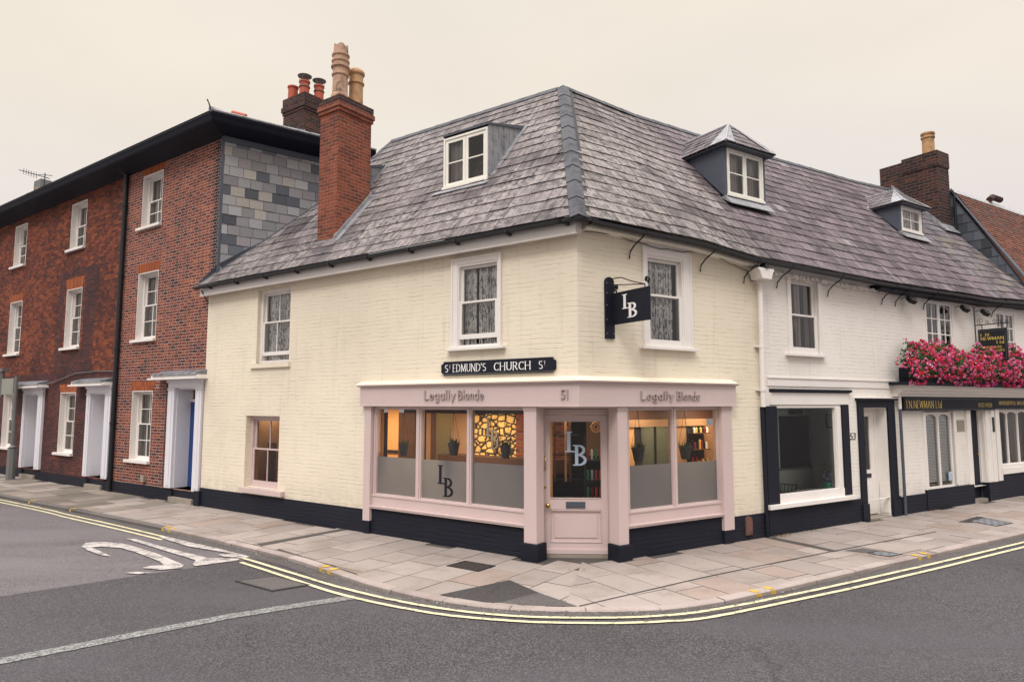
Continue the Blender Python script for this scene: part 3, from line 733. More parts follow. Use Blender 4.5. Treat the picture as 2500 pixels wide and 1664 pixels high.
def slabs(F, side, xa, xb):
    x = xa
    while x < xb:
        rw = rs.uniform(.44, .60)
        y = .3 - rs.uniform(0, .5); 
        while y > -2.6:
            ln = rs.uniform(.5, .95); g_ = .006
            P = [F @ Vector(q) for q in ((x + g_, y - ln + g_, 0), (x + rw - g_, y - ln + g_, 0), (x + rw - g_, y - g_, 0), (x + g_, y - g_, 0))]
            q = [(p.x, p.y) for p in P]
            cen = sum((Vector(p) for p in q), Vector((0, 0))) / 4
            q = clip(q, apex, Cc) if side == 'L' else clip(q, Cc, apex)
            nr_ = min(zip(inner, inner[1:]), key=lambda s_: ((Vector(s_[0]) + Vector(s_[1])) / 2 - cen).length); dn_ = ((Vector(nr_[0]) + Vector(nr_[1])) / 2 - cen).length
            if dn_ > .75 and (nr_[1] - nr_[0]).cross(cen - nr_[0]) < 0: q = []
            for a, b in zip(inner, inner[1:]):
                if len(q) < 3: break
                if min((Vector(a) - cen).length, (Vector(b) - cen).length) < .9: q = clip(q, a, b)
            if len(q) >= 3:
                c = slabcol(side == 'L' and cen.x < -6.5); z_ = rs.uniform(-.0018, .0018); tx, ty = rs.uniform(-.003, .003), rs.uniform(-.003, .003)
                top = [Vector((a, b, z_ + tx * (a - cen.x) + ty * (b - cen.y))) for a, b in q]
                mb.face(top, 0, c); bt = [Vector((p.x, p.y, -.014)) for p in top]
                for k in range(len(q)): mb.face([bt[k], bt[(k + 1) % len(q)], top[(k + 1) % len(q)], top[k]], 0, tuple(v * .6 for v in c))
            y -= ln
        x += rw
slabs(FL, 'L', -24, 2.5); slabs(FR, 'R', -2.5, 20)
o = mb.build('pavement', 'flag', recalc=True); tag(o, kind='structure')
mb = MB(); acc = 0; st = 0; Lk = 0.9
rk = random.Random(3); pts = [(Vector(p), Vector((q.x, q.y))) for p, q in zip(KS, inner)]
i = 0
while i < len(pts) - 1:
    j = i; L = 0
    while j < len(pts) - 1 and L < .75: L += (pts[j + 1][0] - pts[j][0]).length; j += 1
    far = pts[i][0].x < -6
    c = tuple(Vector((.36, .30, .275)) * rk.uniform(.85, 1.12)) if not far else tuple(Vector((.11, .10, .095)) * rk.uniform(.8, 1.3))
    dz = rk.uniform(-.002, .003)
    for k in range(i, j):
        (a, b), (a2, b2) = pts[k], pts[k + 1]
        if k == j - 1: e_ = (a2 - a).normalized() * .008; a2 = a2 - e_; b2 = b2 - e_
        n_ = (a - b).normalized() * .012; n2_ = (a2 - b2).normalized() * .012
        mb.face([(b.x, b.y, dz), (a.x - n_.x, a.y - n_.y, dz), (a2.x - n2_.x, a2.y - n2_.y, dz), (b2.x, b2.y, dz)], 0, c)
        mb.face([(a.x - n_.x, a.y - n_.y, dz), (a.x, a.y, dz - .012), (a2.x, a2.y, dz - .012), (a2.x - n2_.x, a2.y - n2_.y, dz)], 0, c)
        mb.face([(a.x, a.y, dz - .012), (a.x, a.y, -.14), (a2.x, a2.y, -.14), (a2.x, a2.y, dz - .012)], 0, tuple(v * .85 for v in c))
    i = j
o = mb.build('kerb', 'flag', recalc=True); tag(o, kind='structure')
def decal(name, P, z, m, kind='structure', label=None, cat=None, frame_m=None):
    mb = MB(); mb.face([(x, y, z) for x, y in P]); o = mb.build(name, m, base=(P[0][0], P[0][1], 0) if label else None)
    return tag(o, label, cat, None, None if label else kind)
decal('pavement_patch', [(-.80, 7.60), (-.03, 8.22), (.3, 7.68), (-.13, 7.31), (-.29, 7.32)], .0045, 'roadpatch')
decal('pavement_patch', [(.3, 7.68), (-.125, 7.31), (.15, 7.22), (.55, 7.175), (.68, 7.18)], .005, 'gutterstrip')
mb = MB(); ribbon(mb, [(.70, 7.19), (2.22, 8.27), (2.51, 8.47), (4.58, 9.78), (7.0, 11.26)], -.012, .014, .0042, zfun=lambda x, y: 0, jit=.005); o = mb.build('pavement_slot', 'roadpatch'); tag(o, kind='structure')
decal('pavement_patch', [(4.0, 10.75), (4.14, 10.80), (4.69, 9.80), (4.56, 9.74)], .0045, 'concrete')
decal('pavement_patch', [(4.78, 9.84), (5.13, 9.99), (5.26, 9.81), (5.02, 9.68)], .0045, 'gutterstrip')
decal('pavement_patch', [(7.95, 12.15), (8.70, 12.75), (8.78, 12.68), (8.18, 12.10)], .0045, 'roadpatch')
decal('pavement_patch', [(-3.84, 10.28), (-2.84, 11.54), (-2.74, 11.44), (-3.72, 10.15)], .0045, 'concrete')
def cover(P, z, m, label, rim='black'):
    cx = sum(p[0] for p in P) / 4; cy = sum(p[1] for p in P) / 4
    t = thing('manhole_cover', label, 'manhole cover', FW, (cx, cy, 0), 'covers set in the ground')
    mb = MB(); I = [(cx + (x - cx) * .9, cy + (y - cy) * .9) for x, y in P]
    for k in range(4):
        a, b, c_, d = P[k], P[(k + 1) % 4], I[(k + 1) % 4], I[k]
        mb.hexa([(a[0], a[1], z - .02), (b[0], b[1], z - .02), (c_[0], c_[1], z - .02), (d[0], d[1], z - .02), (a[0], a[1], z + .004), (b[0], b[1], z + .004), (c_[0], c_[1], z + .004), (d[0], d[1], z + .004)])
    mb.build('rim', rim, t)
    mb = MB(); mb.prism([(cx + (x - cx) * .88, cy + (y - cy) * .88) for x, y in P], 'z', z - .02, z + .003); mb.build('lid', m, t)
cover([(-.86, 8.93), (-.63, 9.2), (-.21, 8.92), (-.42, 8.62)], .003, 'iron', 'small rusty brown iron cover in the paving below the left shop window')
cover([(-3.37, 8.36), (-2.76, 7.92), (-2.4, 8.18), (-2.98, 8.60)], -.042, 'gutterstrip', rim='roadpatch', label= 'cracked grey cover in the tarmac beside the double yellow lines')
cover([(5.02, 9.66), (5.26, 9.79), (5.47, 9.59), (5.2, 9.44)], .003, 'grate', 'small grey cover near the kerb in front of number 53')
cover([(8.2, 12.25), (8.74, 12.62), (8.84, 12.02), (8.34, 11.74)], .003, 'grate', 'large grey checker plate cover in the paving near the window box shop')
mb = MB()
for (x, y), d in (((-6.0, 11.60), 'L'), ((-5.83, 11.48), 'L'), ((2.72, 7.66), 'R'), ((2.93, 7.79), 'R'), ((5.6, 9.45), 'R'), ((5.8, 9.57), 'R'), ((-10.5, 14.78), 'L'), ((-8.9, 13.68), 'L'), ((-2.5, 8.87), 'L'), ((-2.35, 8.73), 'L')):
    k = min(range(len(pts) - 1), key=lambda q: (pts[q][0] - Vector((x, y))).length)
    a = pts[k][0]; dd = (pts[k + 1][0] - a).normalized() * .085; n_ = (pts[k][1] - a).normalized()
    p = a + (Vector((x, y)) - a).dot(dd.normalized()) * dd.normalized()
    q = [p - n_ * .003, p + dd - n_ * .003]
    mb.face([(q[0].x, q[0].y, -.05), (q[1].x, q[1].y, -.05), (q[1].x, q[1].y, -.004), (q[0].x, q[0].y, -.004)])
    e_ = [p + n_ * .014, p + dd + n_ * .014, p + dd + n_ * .12, p + n_ * .12]
    mb.face([(v_.x, v_.y, .0065) for v_ in e_])
o = mb.build('kerb_marking', 'yellowk'); tag(o, kind='structure')

# ================================================================== WINDOW AND DOOR BUILDERS
def sash(root, F, x0, x1, z0, z1, y, cols=2, rt=2, rb=2, fm='white', fw=.045, bar=.018, meet=.5, cur=None, lift=0.0, room=.9, roomm='dark', horns=True, wide=.03, cury=.14):
    zm = z0 + (z1 - z0) * meet
    mb = MB(); T = .05
    mb.box(x0, x0 + wide, y - .01, y + .12, z0, z1); mb.box(x1 - wide, x1, y - .01, y + .12, z0, z1)
    mb.box(x0 + wide, x1 - wide, y - .01, y + .12, z1 - wide, z1); mb.box(x0 + wide, x1 - wide, y - .012, y + .12, z0, z0 + wide * .8)
    a, b = x0 + wide, x1 - wide
    def leaf(c, d, yy, rows, bl, tl):
        mb.box(a, a + fw, yy, yy + .035, c, d); mb.box(b - fw, b, yy, yy + .035, c, d)
        mb.box(a + fw, b - fw, yy, yy + .035, d - tl, d); mb.box(a + fw, b - fw, yy, yy + .035, c, c + bl)
        for k in range(1, cols):
            xx = a + fw + (b - a - 2 * fw) * k / cols; mb.box(xx - bar / 2, xx + bar / 2, yy + .004, yy + .03, c + bl, d - tl)
        for k in range(1, rows):
            zz = c + bl + (d - c - bl - tl) * k / rows; mb.box(a + fw, b - fw, yy + .006, yy + .028, zz - bar / 2, zz + bar / 2)
        return (a + fw, b - fw, c + bl, d - tl, yy + .018)
    top = leaf(zm - .015, z1 - wide, y + .045, rt, .03, fw * .9)
    low = leaf(z0 + wide * .8 + lift, zm + .02, y + .002, rb, fw * 1.6, .03)
    w_ = mb.build('window', fm, root, F)
    g_ = MB()
    for q in (top, low): g_.face([(q[0], q[4], q[2]), (q[1], q[4], q[2]), (q[1], q[4], q[3]), (q[0], q[4], q[3])])
    g_.build('glass', 'glass', w_, F, recalc=False)
    interior(w_, F, x0, x1, z0, z1, y + .12, room, roomm)
    if cur: curtain(w_, F, a, b, z0 + .02, z1 - wide, y + cury, cur)
    return w_
def interior(par, F, x0, x1, z0, z1, y, d, m='dark'):
    mb = MB(); a, b, c, e = x0 - .3, x1 + .3, z0 - .25, z1 + .12; y1 = y + d
    mb.face([(a, y1, c), (b, y1, c), (b, y1, e), (a, y1, e)]); mb.face([(a, y, c), (a, y1, c), (a, y1, e), (a, y, e)]); mb.face([(b, y, c), (b, y, e), (b, y1, e), (b, y1, c)])
    mb.face([(a, y, e), (a, y1, e), (b, y1, e), (b, y, e)]); mb.face([(a, y, c), (b, y, c), (b, y1, c), (a, y1, c)])
    return mb.build('room', m, par, F, recalc=False)
def curtain(par, F, x0, x1, z0, z1, y, spec):
    kind, spans = spec; mb = MB()
    for a, b in spans:
        xa = x0 + (x1 - x0) * a; xb = x0 + (x1 - x0) * b; n = max(6, int((xb - xa) / .012)); ph = random.uniform(0, 6); fr = random.uniform(55, 75)
        P = [(xa + (xb - xa) * k / n, y + .016 * math.sin(fr * (xa + (xb - xa) * k / n) + ph) + .006 * math.sin(23 * k)) for k in range(n + 1)]
        for p, q in zip(P, P[1:]): mb.face([(p[0], p[1], z0), (q[0], q[1], z0), (q[0], q[1], z1), (p[0], p[1], z1)])
    return mb.build('curtain', kind, par, F, smooth=False, recalc=False)
def casement(root, F, x0, x1, z0, z1, y, leaves=2, cols=1, rows=2, fm='creamframe', fw=.05, outer=.04, bar=.02, cur=None, name='window', room=.5):
    mb = MB()
    mb.box(x0, x0 + outer, y - .02, y + .07, z0, z1); mb.box(x1 - outer, x1, y - .02, y + .07, z0, z1)
    mb.box(x0 + outer, x1 - outer, y - .02, y + .07, z1 - outer, z1); mb.box(x0 + outer - .05, x1 - outer + .05, y - .045, y + .07, z0 - .02, z0 + outer * .8)
    a, b = x0 + outer, x1 - outer; g_ = MB()
    for k in range(leaves):
        p, q = a + (b - a) * k / leaves + .003, a + (b - a) * (k + 1) / leaves - .003; c, d = z0 + outer * .8 + .003, z1 - outer - .003
        mb.box(p, p + fw, y - .005, y + .035, c, d); mb.box(q - fw, q, y - .005, y + .035, c, d)
        mb.box(p + fw, q - fw, y - .005, y + .035, d - fw, d); mb.box(p + fw, q - fw, y - .005, y + .035, c, c + fw)
        for r in range(1, rows):
            zz = c + fw + (d - c - 2 * fw) * r / rows; mb.box(p + fw, q - fw, y, y + .03, zz - bar / 2, zz + bar / 2)
        for r in range(1, cols):
            xx = p + fw + (q - p - 2 * fw) * r / cols; mb.box(xx - bar / 2, xx + bar / 2, y + .002, y + .028, c + fw, d - fw)
        g_.face([(p + fw, y + .015, c + fw), (q - fw, y + .015, c + fw), (q - fw, y + .015, d - fw), (p + fw, y + .015, d - fw)])
    w_ = mb.build(name, fm, root, F); g_.build('glass', 'glass', w_, F, recalc=False)
    interior(w_, F, x0 + .32, x1 - .32, z0 + .27, z1 - .14, y + .07, room)
    if cur: curtain(w_, F, a, b, z0 + .05, z1 - .05, y + .12, cur)
    return w_
def sill(mb, x0, x1, z0, z1, pr, y=0.0, m=0): mb.box(x0, x1, y - pr, y + .02, z0, z1, m)

# ================================================================== CREAM CORNER SHOP
shop = thing('corner_shop', 'cream painted brick corner building with slate mansard roof and dusty pink shopfront', 'building', FW, tuple(C0))
mb = MB()
wall_holes(mb, -9.0, 0, .36, 4.62, [(-7.22, -6.19, 2.875, 4.325, .13, 0), (-7.475, -6.41, .50, 1.865, .17, 0), (-2.07, -1.31, 2.95, 4.205, .06, 0), (-3.97, .5, 0, 2.2, None, 0)])
mb.face([(-9.0, 0, 0), (-9.0, 0, 4.62), (-9.0, .3, 4.62), (-9.0, .3, 0)])
mb.face([(-7.56, -.003, 1.868), (-6.40, -.003, 1.868), (-6.40, -.003, 2.06), (-7.56, -.003, 2.06)])
mb.box(-7.37, -6.135, -.045, .1, 2.785, 2.875)
o1 = mb.build('wall', 'cream', shop, FL)
mb = MB(); wall_holes(mb, 0, 3.72, .36, 4.62, [(-.5, 2.82, 0, 2.2, None, 0), (1.235, 1.98, 2.93, 4.245, .06, 0)])
mb.build('wall', 'cream', shop, FR)
mb = MB(); rj = random.Random(2)
mb.box(-9.0, -4.02, -.022, .3, -.05, .372); mb.build('plinth', 'navy_wall', shop, FL)
mb = MB(); mb.box(-9.12, -8.93, -.075, .02, -.05, .30); mb.build('plinth', 'navy_wall', shop, FL)
mb = MB(); mb.box(2.9, 3.76, -.022, .3, -.05, .377); mb.build('plinth', 'navy_wall', shop, FR)
# stall risers under the shop windows
mb = MB(); mb.box(-3.97, -.72, -.005, .2, -.05, .41); mb.build('stall_riser', 'navy_wall', shop, FL)
mb = MB(); mb.box(.70, 2.8, -.005, .2, -.05, .415); mb.build('stall_riser', 'navy_wall', shop, FR)
# shop fascia, moulded cap and ledge following the corner
pth = lambda xl, xr: [WL(xl), C0, WR(xr)]
mb = MB(); sweep(mb, pth(-4.11, 2.99), [(.10, 2.075), (.10, 2.375), (-.05, 2.375), (-.05, 2.075)])
sweep(mb, pth(-4.115, 2.995), [(.112, 2.060), (.112, 2.076), (-.04, 2.076), (-.04, 2.060)])
sweep(mb, pth(-4.15, 3.03), [(.105, 2.374), (.15, 2.390), (.15, 2.402), (-.05, 2.402), (-.05, 2.374)])
fas = mb.build('fascia', 'pink', shop, FW)
mb = MB(); sweep(mb, pth(-4.17, 2.98), [(.155, 2.4025), (.155, 2.41), (.02, 2.47), (-.02, 2.47), (-.02, 2.4025)]); mb.build('ledge', 'cream', shop, FW)
for F_, tx, x_, w_, z_, h_ in ((FL, 'Legally', -2.655, .62, 2.165, .135), (FL, 'Blonde', -1.98, .48, 2.165, .135), (FL, '51', -.205, .12, 2.165, .12), (FR, 'Legally', 1.005, .63, 2.16, .115), (FR, 'Blonde', 1.70, .475, 2.16, .115)):
    mb = MB(); write(mb, tx, x_, z_, h_, -.1, width=w_, hw=.052, ht=.03, th=.024); mb.build('lettering', 'silver', fas, F_)
# pilasters with capital and black base
def pilaster(F, x0, x1, pr, zb, base):
    mb = MB(); mb.box(x0, x1, -pr, .12, zb, 2.06); mb.box(x0 - .012, x1 + .012, -pr - .014, .12, 2.018, 2.058); mb.box(x0 - .006, x1 + .006, -pr - .007, .12, 1.998, 2.018)
    p_ = mb.build('pilaster', 'pink', shop, F, bev=.003)
    mb = MB(); d = base; mb.box(x0 - d, x1 + d, -pr - d, .14, -.05, zb - .001); mb.build('base', 'navy', p_, F, bev=.012)
pilaster(FL, -4.04, -3.885, .06, .205, -.004); pilaster(FL, -.83, -.625, .07, .222, .035)
pilaster(FR, .615, .785, .07, .215, .035); pilaster(FR, 2.70, 2.92, .06, .20, -.004)
def shopfront(F, x0, x1, panes, yg):
    mb = MB()
    mb.box(x0, x1, .0, .12, .455, .625); mb.box(x0, x1, -.05, .05, .412, .455); mb.box(x0, x1, -.062, .05, .4375, .4555); mb.box(x0, x1, -.012, .05, .604, .628)
    mb.box(x0, x1, .01, .12, 2.025, 2.072)
    edges = [x0] + [v for p in panes for v in p] + [x1]
    for a, b in zip(edges[::2], edges[1::2]):
        mb.box(a, b, .018, .10, .626, 2.026); c = (a + b) / 2; wd = (b - a) / 2
        if wd < .08: mb.box(c - wd * .45, c + wd * .45, .002, .02, .626, 2.026)
        else: mb.box(a, b - wd * .6, .005, .02, .626, 2.026)
    for a, b in panes:
        mb.box(a, b, .03, .09, .626, .648); mb.box(a, b, .03, .09, 2.008, 2.026)
    w_ = mb.build('shop_window', 'pink', shop, F)
    g1 = MB(); g2 = MB()
    for a, b in panes:
        g1.face([(a, yg, 1.24), (b, yg, 1.24), (b, yg, 2.01), (a, yg, 2.01)]); g2.face([(a, yg, .645), (b, yg, .645), (b, yg, 1.24), (a, yg, 1.24)])
    g1.build('glass', 'clear', w_, F, recalc=False); g2.build('frosted_glass', 'frost', w_, F, recalc=False)
    return w_
wsL = shopfront(FL, -3.885, -.83, [(-3.825, -2.94), (-2.835, -1.915), (-1.83, -.885)], .055)
wsR = shopfront(FR, .785, 2.70, [(.895, 1.725), (1.815, 2.685)], .055)
mb = MB(); monogram(mb, -2.51, -2.19, .70, 1.17, .052); mb.build('lettering', 'navy', wsL, FL)
# recessed corner entrance
mb = MB(); p = WL(-.66, .02); q = FD @ Vector((-.09, .02, 0)); p2 = WR(.64, .02); q2 = FD @ Vector((.98, .02, 0))
for a, b, s in ((p, q, 1), (p2, q2, -1)):
    n_ = Vector((b.y - a.y, -(b.x - a.x), 0)).normalized() * .03 * s
    for zz, ww in (((.0, 2.06), 1.0), ((.15, .95), .4), ((1.05, 1.95), .4)):
        mb.hexa([(a.x, a.y, zz[0]), (b.x, b.y, zz[0]), (b.x + n_.x, b.y + n_.y, zz[0]), (a.x + n_.x, a.y + n_.y, zz[0]), (a.x, a.y, zz[1]), (b.x, b.y, zz[1]), (b.x + n_.x, b.y + n_.y, zz[1]), (a.x + n_.x, a.y + n_.y, zz[1])]); break
ca = [WL(-.7, -.05), C0 + Vector((0, -.06, 0)), WR(.7, -.05), FD @ Vector((1.05, .06, 0)), FD @ Vector((-.15, .06, 0))]
mb.prism([(v.x, v.y) for v in ca], 'z', 2.04, 2.06)
mb.build('porch_lining', 'pink', shop, FW)
mb = MB(); mb.box(-.10, -.03, -.02, .06, 0, 2.06); mb.box(-.03, -.006, .0, .06, 0, 1.96); mb.box(.922, .99, -.02, .06, 0, 2.06); mb.box(.898, .922, .0, .06, 0, 1.96)
mb.box(-.03, .922, -.02, .06, 1.985, 2.06); mb.box(-.03, .922, .0, .06, 1.942, 1.985); mb.box(-.03, .922, -.035, .0, 2.01, 2.022); mb.build('door_frame', 'pink', shop, FD, bev=.003)
mb = MB()
for q in ((-.004, .088, .045, 1.938), (.806, .896, .045, 1.938)): mb.box(q[0], q[1], .02, .062, q[2], q[3])
mb.box(.088, .806, .02, .062, 1.853, 1.938); mb.box(.088, .806, .02, .062, .634, .792); mb.box(.088, .806, .02, .062, .045, .183)
for g0, z0_, z1_, x0_, x1_ in ((0, .785, .797, .084, .81), (0, 1.848, 1.86, .084, .81)): mb.box(x0_, x1_, .01, .03, z0_, z1_)
mb.box(.084, .094, .01, .03, .797, 1.848); mb.box(.80, .81, .01, .03, .797, 1.848)
mb.box(.088, .806, .044, .06, .183, .634)
mb.box(.094, .8, .012, .05, .186, .202); mb.box(.094, .8, .012, .05, .616, .63); mb.box(.09, .104, .012, .05, .186, .63); mb.box(.79, .804, .012, .05, .186, .63)
mb.prism([(.15, .25), (.745, .25), (.745, .565), (.15, .565)], 'y', .03, .05)
mb.box(-.004, .896, -.015, .03, .04, .10)
door = mb.build('door', 'pink', shop, FD, bev=.0025)
mb = MB(); mb.face([(.088, .04, .792), (.806, .04, .792), (.806, .04, 1.853), (.088, .04, 1.853)]); mb.build('glass', 'clear', door, FD, recalc=False)
mb = MB(); mb.lathe([(.006, 0), (.012, .01), (.014, .03), (.032, .045), (.036, .06), (.03, .075), (.012, .082)], 0, 0, 16)
mb.build('knob', 'brass', door, FD @ Matrix.Translation((.06, .02, .695)) @ Matrix.Rotation(R(90), 4, 'X'), smooth=True)
mb = MB(); mb.box(.31, .58, .008, .022, .655, .742); mb.box(.335, .557, .003, .01, .675, .722); mb.build('letterbox', 'leaddark', door, FD)
mb = MB(); mb.box(.017, .034, .004, .02, 1.17, 1.21); mb.box(.017, .034, .004, .02, 1.33, 1.37); mb.tube([(.026, -.02, 1.19), (.026, -.035, 1.23), (.026, -.035, 1.31), (.026, -.02, 1.35)], .009); mb.tube([(.026, .01, 1.19), (.026, -.02, 1.19)], .008); mb.tube([(.026, .01, 1.35), (.026, -.02, 1.35)], .008); mb.build('handle', 'brass', door, FD)
mb = MB(); mb.lathe([(.022, 0), (.02, .012), (.005, .014)], 0, 0, 12); mb.build('lock', 'brass', door, FD @ Matrix.Translation((.022, .02, .941)) @ Matrix.Rotation(R(90), 4, 'X'))
mb = MB(); monogram(mb, .305, .615, 1.235, 1.712, .037); mb.build('lettering', 'paleblue', door, FD)
mb = MB(); mb.box(-.02, .91, -.02, .1, -.02, .035); mb.build('threshold', 'stone', shop, FD)
# upper sash windows
lc = ('lace', [(.02, .98)])
sash(shop, FL, -7.22, -6.19, 2.875, 4.325, .085, 2, 1, 1, cur=lc, lift=.10, wide=.07, meet=.55)
w0 = sash(shop, FL, -7.475, -6.41, .50, 1.865, .13, 2, 1, 1, fm='pink', wide=.06, meet=.53, room=1.0, roomm='pine')
mb = MB(); mb.box(-8.1, -7.55, .72, .76, .4, 1.3); mb.build('panel', 'wood', w0, FL)
mb = MB(); sill(mb, -7.5, -6.18, .405, .50, .10); mb.build('sill', 'pink', shop, FL, bev=.004)
def architrave(F, x0, x1, z0, z1, ix0, ix1, iz0, iz1, zhead=None):
    mb = MB(); pr = .035
    mb.box(x0, ix0, -pr, .05, z0, z1); mb.box(ix1, x1, -pr, .05, z0, z1); mb.box(ix0, ix1, -pr, .05, iz1, z1)
    mb.box(x0 - .012, x0 + .02, -pr - .012, .04, z0, z1 + .012); mb.box(x1 - .02, x1 + .012, -pr - .012, .04, z0, z1 + .012); mb.box(x0 + .02, x1 - .02, -pr - .012, .04, z1 - .02, z1 + .012)
    if zhead: mb.box(x0 - .01, x1 + .01, -pr + .01, .02, z1 + .012, zhead)
    mb.box(x0 - .08, x1 + .08, -.085, .06, z0 - .038, z0); mb.box(x0 - .01, x1 + .01, -.06, .05, z0, z0 + .02)
    return mb.build('architrave', 'white', shop, F, bev=.003)
architrave(FL, -2.185, -1.262, 2.93, 4.29, -2.07, -1.31, 2.95, 4.205)
architrave(FR, 1.175, 2.135, 2.915, 4.33, 1.235, 1.98, 2.93, 4.245, zhead=4.46)
sash(shop, FL, -2.08, -1.30, 2.95, 4.205, -.012, 1, 1, 1, cur=('lace', [(.0, .33), (.36, .70), (.72, 1)]), lift=.09, wide=.03, meet=.53)
sash(shop, FR, 1.235, 1.98, 2.93, 4.245, -.012, 1, 1, 1, cur=('lace', [(.03, .9)]), wide=.03, meet=.56)
# ---- roof
mK = math.tan(R((180 - 112.67) / 2)); hA = math.tan(R(112.67 / 2))     # half interior angle of the corner
def sagR(x):
    P = [(-3, 0), (0, 0), (1.9, -.03), (3.6, -.14), (7, -.17), (11, -.13), (13.3, -.05), (16, 0)]
    for a, b in zip(P, P[1:]):
        if x <= b[0]:
            t = (x - a[0]) / (b[0] - a[0]); t = t * t * (3 - 2 * t); return a[1] + (b[1] - a[1]) * t
    return 0
E0 = Vector((0, -.24, 4.575)); SL = Vector((0, 3.05, 3.55)); SLn = SL.normalized(); SLlen = SL.length; NR = Vector((0, -SLn.z, SLn.y))
def mpL(u, v, h): return WL(u, *(E0 + SLn * v + NR * h).yz)
def mpR(u, v, h):
    p = E0 + SLn * v + NR * h; return WR(u, p.y, p.z + sagR(u))
kcot = 1 / math.tan(R(112.67 / 2))
def hipx(v): return -(E0.y + SLn.y * v) * kcot       # x on the L front where the hip runs
rnd = random.Random(21)
def colL(u, v):
    t = rnd.random(); b_ = Vector((.25, .222, .22)) * rnd.uniform(.62, 1.3)
    if t < .2: b_ = Vector((.135, .12, .125)) * rnd.uniform(.8, 1.2)
    elif t < .26: b_ = Vector((.30, .275, .275))
    return tuple(b_)
def colR(u, v):
    t = rnd.random(); k = min(1, max(0, (u - 1.5) / 3))
    b_ = (Vector((.265, .24, .22)) * (1 - k) + Vector((.235, .195, .21)) * k) * rnd.uniform(.66, 1.25)
    if t < .2: b_ *= .55
    if u > 11.5 and t > .55: b_ = Vector((.23, .235, .25)) * rnd.uniform(.8, 1.25)
    if u > 12 and t > .85: b_ = Vector((.27, .26, .20))
    if rnd.random() < .008: b_ = Vector((.42, .40, .40))
    return tuple(b_)
mb = MB(); vm_ = 2.428
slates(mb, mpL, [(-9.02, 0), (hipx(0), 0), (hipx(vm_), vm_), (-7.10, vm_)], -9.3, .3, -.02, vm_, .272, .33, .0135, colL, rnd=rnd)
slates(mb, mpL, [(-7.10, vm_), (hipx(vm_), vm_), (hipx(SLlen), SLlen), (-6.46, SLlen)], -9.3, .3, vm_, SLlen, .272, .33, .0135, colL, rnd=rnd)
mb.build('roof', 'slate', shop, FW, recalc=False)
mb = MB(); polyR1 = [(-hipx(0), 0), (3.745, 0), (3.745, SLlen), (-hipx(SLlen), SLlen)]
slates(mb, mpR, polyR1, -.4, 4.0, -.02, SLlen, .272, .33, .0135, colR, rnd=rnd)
mb.build('roof', 'slate', shop, FW, recalc=False)
# back slope and flashing to the neighbour's flank
mb = MB(); rz = E0.z + SL.z
apx = WL(hipx(SLlen), 2.81, rz)
mb.face([WL(-6.46, 2.81, rz - .03), apx - Z * .03, WR(3.745, 2.81, rz - .03 + sagR(3.745)), WR(3.745, 5.6, 5.2), C0 + Vector((0, 6.8, 5.2)), WL(-6.46, 5.6, 5.2)])
mb.build('roof', 'slateR', shop, FW)
mb = MB(); edge = [((-9.02, 0), (-.03, 4.97)), ((-8.0, 1.17), (.85, 5.58)), ((-7.14, 2.3), (2.08, 6.67)), ((-6.72, 3.0), (2.84, 7.37))]; up = []
for (u, v), (fu, fz) in edge:
    a = mpL(u, v, .0); up.append((a, a + Z * .05, FS @ Vector((fu, -.062, fz + .06))))
for (a, b, c_), (a2, b2, c2) in zip(up, up[1:]):
    mb.face([a, a2, b2, b]); mb.face([b, b2, c2, c_])
mb.build('flashing', 'leaddark', shop, FW)
# hip and ridge tiles
def vtiles(p0, p1, la, lb, wid, n, over=.013, rise=.032, th=.014, mbx=None, crn=0):
    mbx = mbx or MB(); d = (p1 - p0) / n; up_ = -(la + lb).normalized()
    for k in range(n):
        a = p0 + d * k - d.normalized() * .02; b = p0 + d * (k + 1)
        lift0 = up_ * (rise + over); lift1 = up_ * rise
        ca_ = rnd.uniform(.8, 1.1)
        for l in (la, lb):
            w_ = wid
            q = [a + lift0, b + lift1, b + lift1 + l * w_, a + lift0 + l * w_]
            i_ = [x - up_ * th - l * .0 for x in q]
            mbx.hexa([i_[0], i_[1], i_[2], i_[3], q[0], q[1], q[2], q[3]])
    return mbx
hb = WL(hipx(0), E0.y, E0.z); ht_ = apx; hd = (ht_ - hb).normalized()
def downperp(n_, out):       # direction in the plane with normal n_, perpendicular to hip, towards out
    v = n_.cross(hd).normalized(); return v if v.dot(out) > 0 else -v
nL = (FL.to_3x3() @ NR).normalized(); nR_ = (FR.to_3x3() @ NR).normalized()
la, lb = downperp(nL, -XL), downperp(nR_, XR)
mb = vtiles(hb - hd * .03, ht_ + hd * .02, la, lb, .125, 10, rise=.028)
sL = (FL.to_3x3() @ SLn); sLb = (FL.to_3x3() @ Vector((0, 2.8, -2.9)).normalized())
vtiles(WL(-6.46, 2.81, rz), WL(hipx(SLlen) - .12, 2.81, rz), -sL, sLb, .15, 10, over=.008, mbx=mb)
sR = (FR.to_3x3() @ SLn); sRb = (FR.to_3x3() @ Vector((0, 2.8, -2.9)).normalized())
vtiles(WR(1.98, 2.81, rz - .01), WR(3.75, 2.81, rz + sagR(3.75)), -sR, sRb, .15, 4, over=.008, mbx=mb)
vtiles(mpL(-6.62, 3.95, 0), mpL(-6.46, SLlen, 0), (XL * .9 - Z * .05).normalized(), (-XL * .9 - Z * .4).normalized(), .12, 2, mbx=mb)
mb.build('ridge_tiles', 'ridge', shop, FW, bev=.004)
mb = MB(); vtiles(hb - hd * .01, ht_, la, lb, .19, 1, rise=.008, over=0, mbx=mb); mb.build('mortar_bed', 'dark', shop, FW)
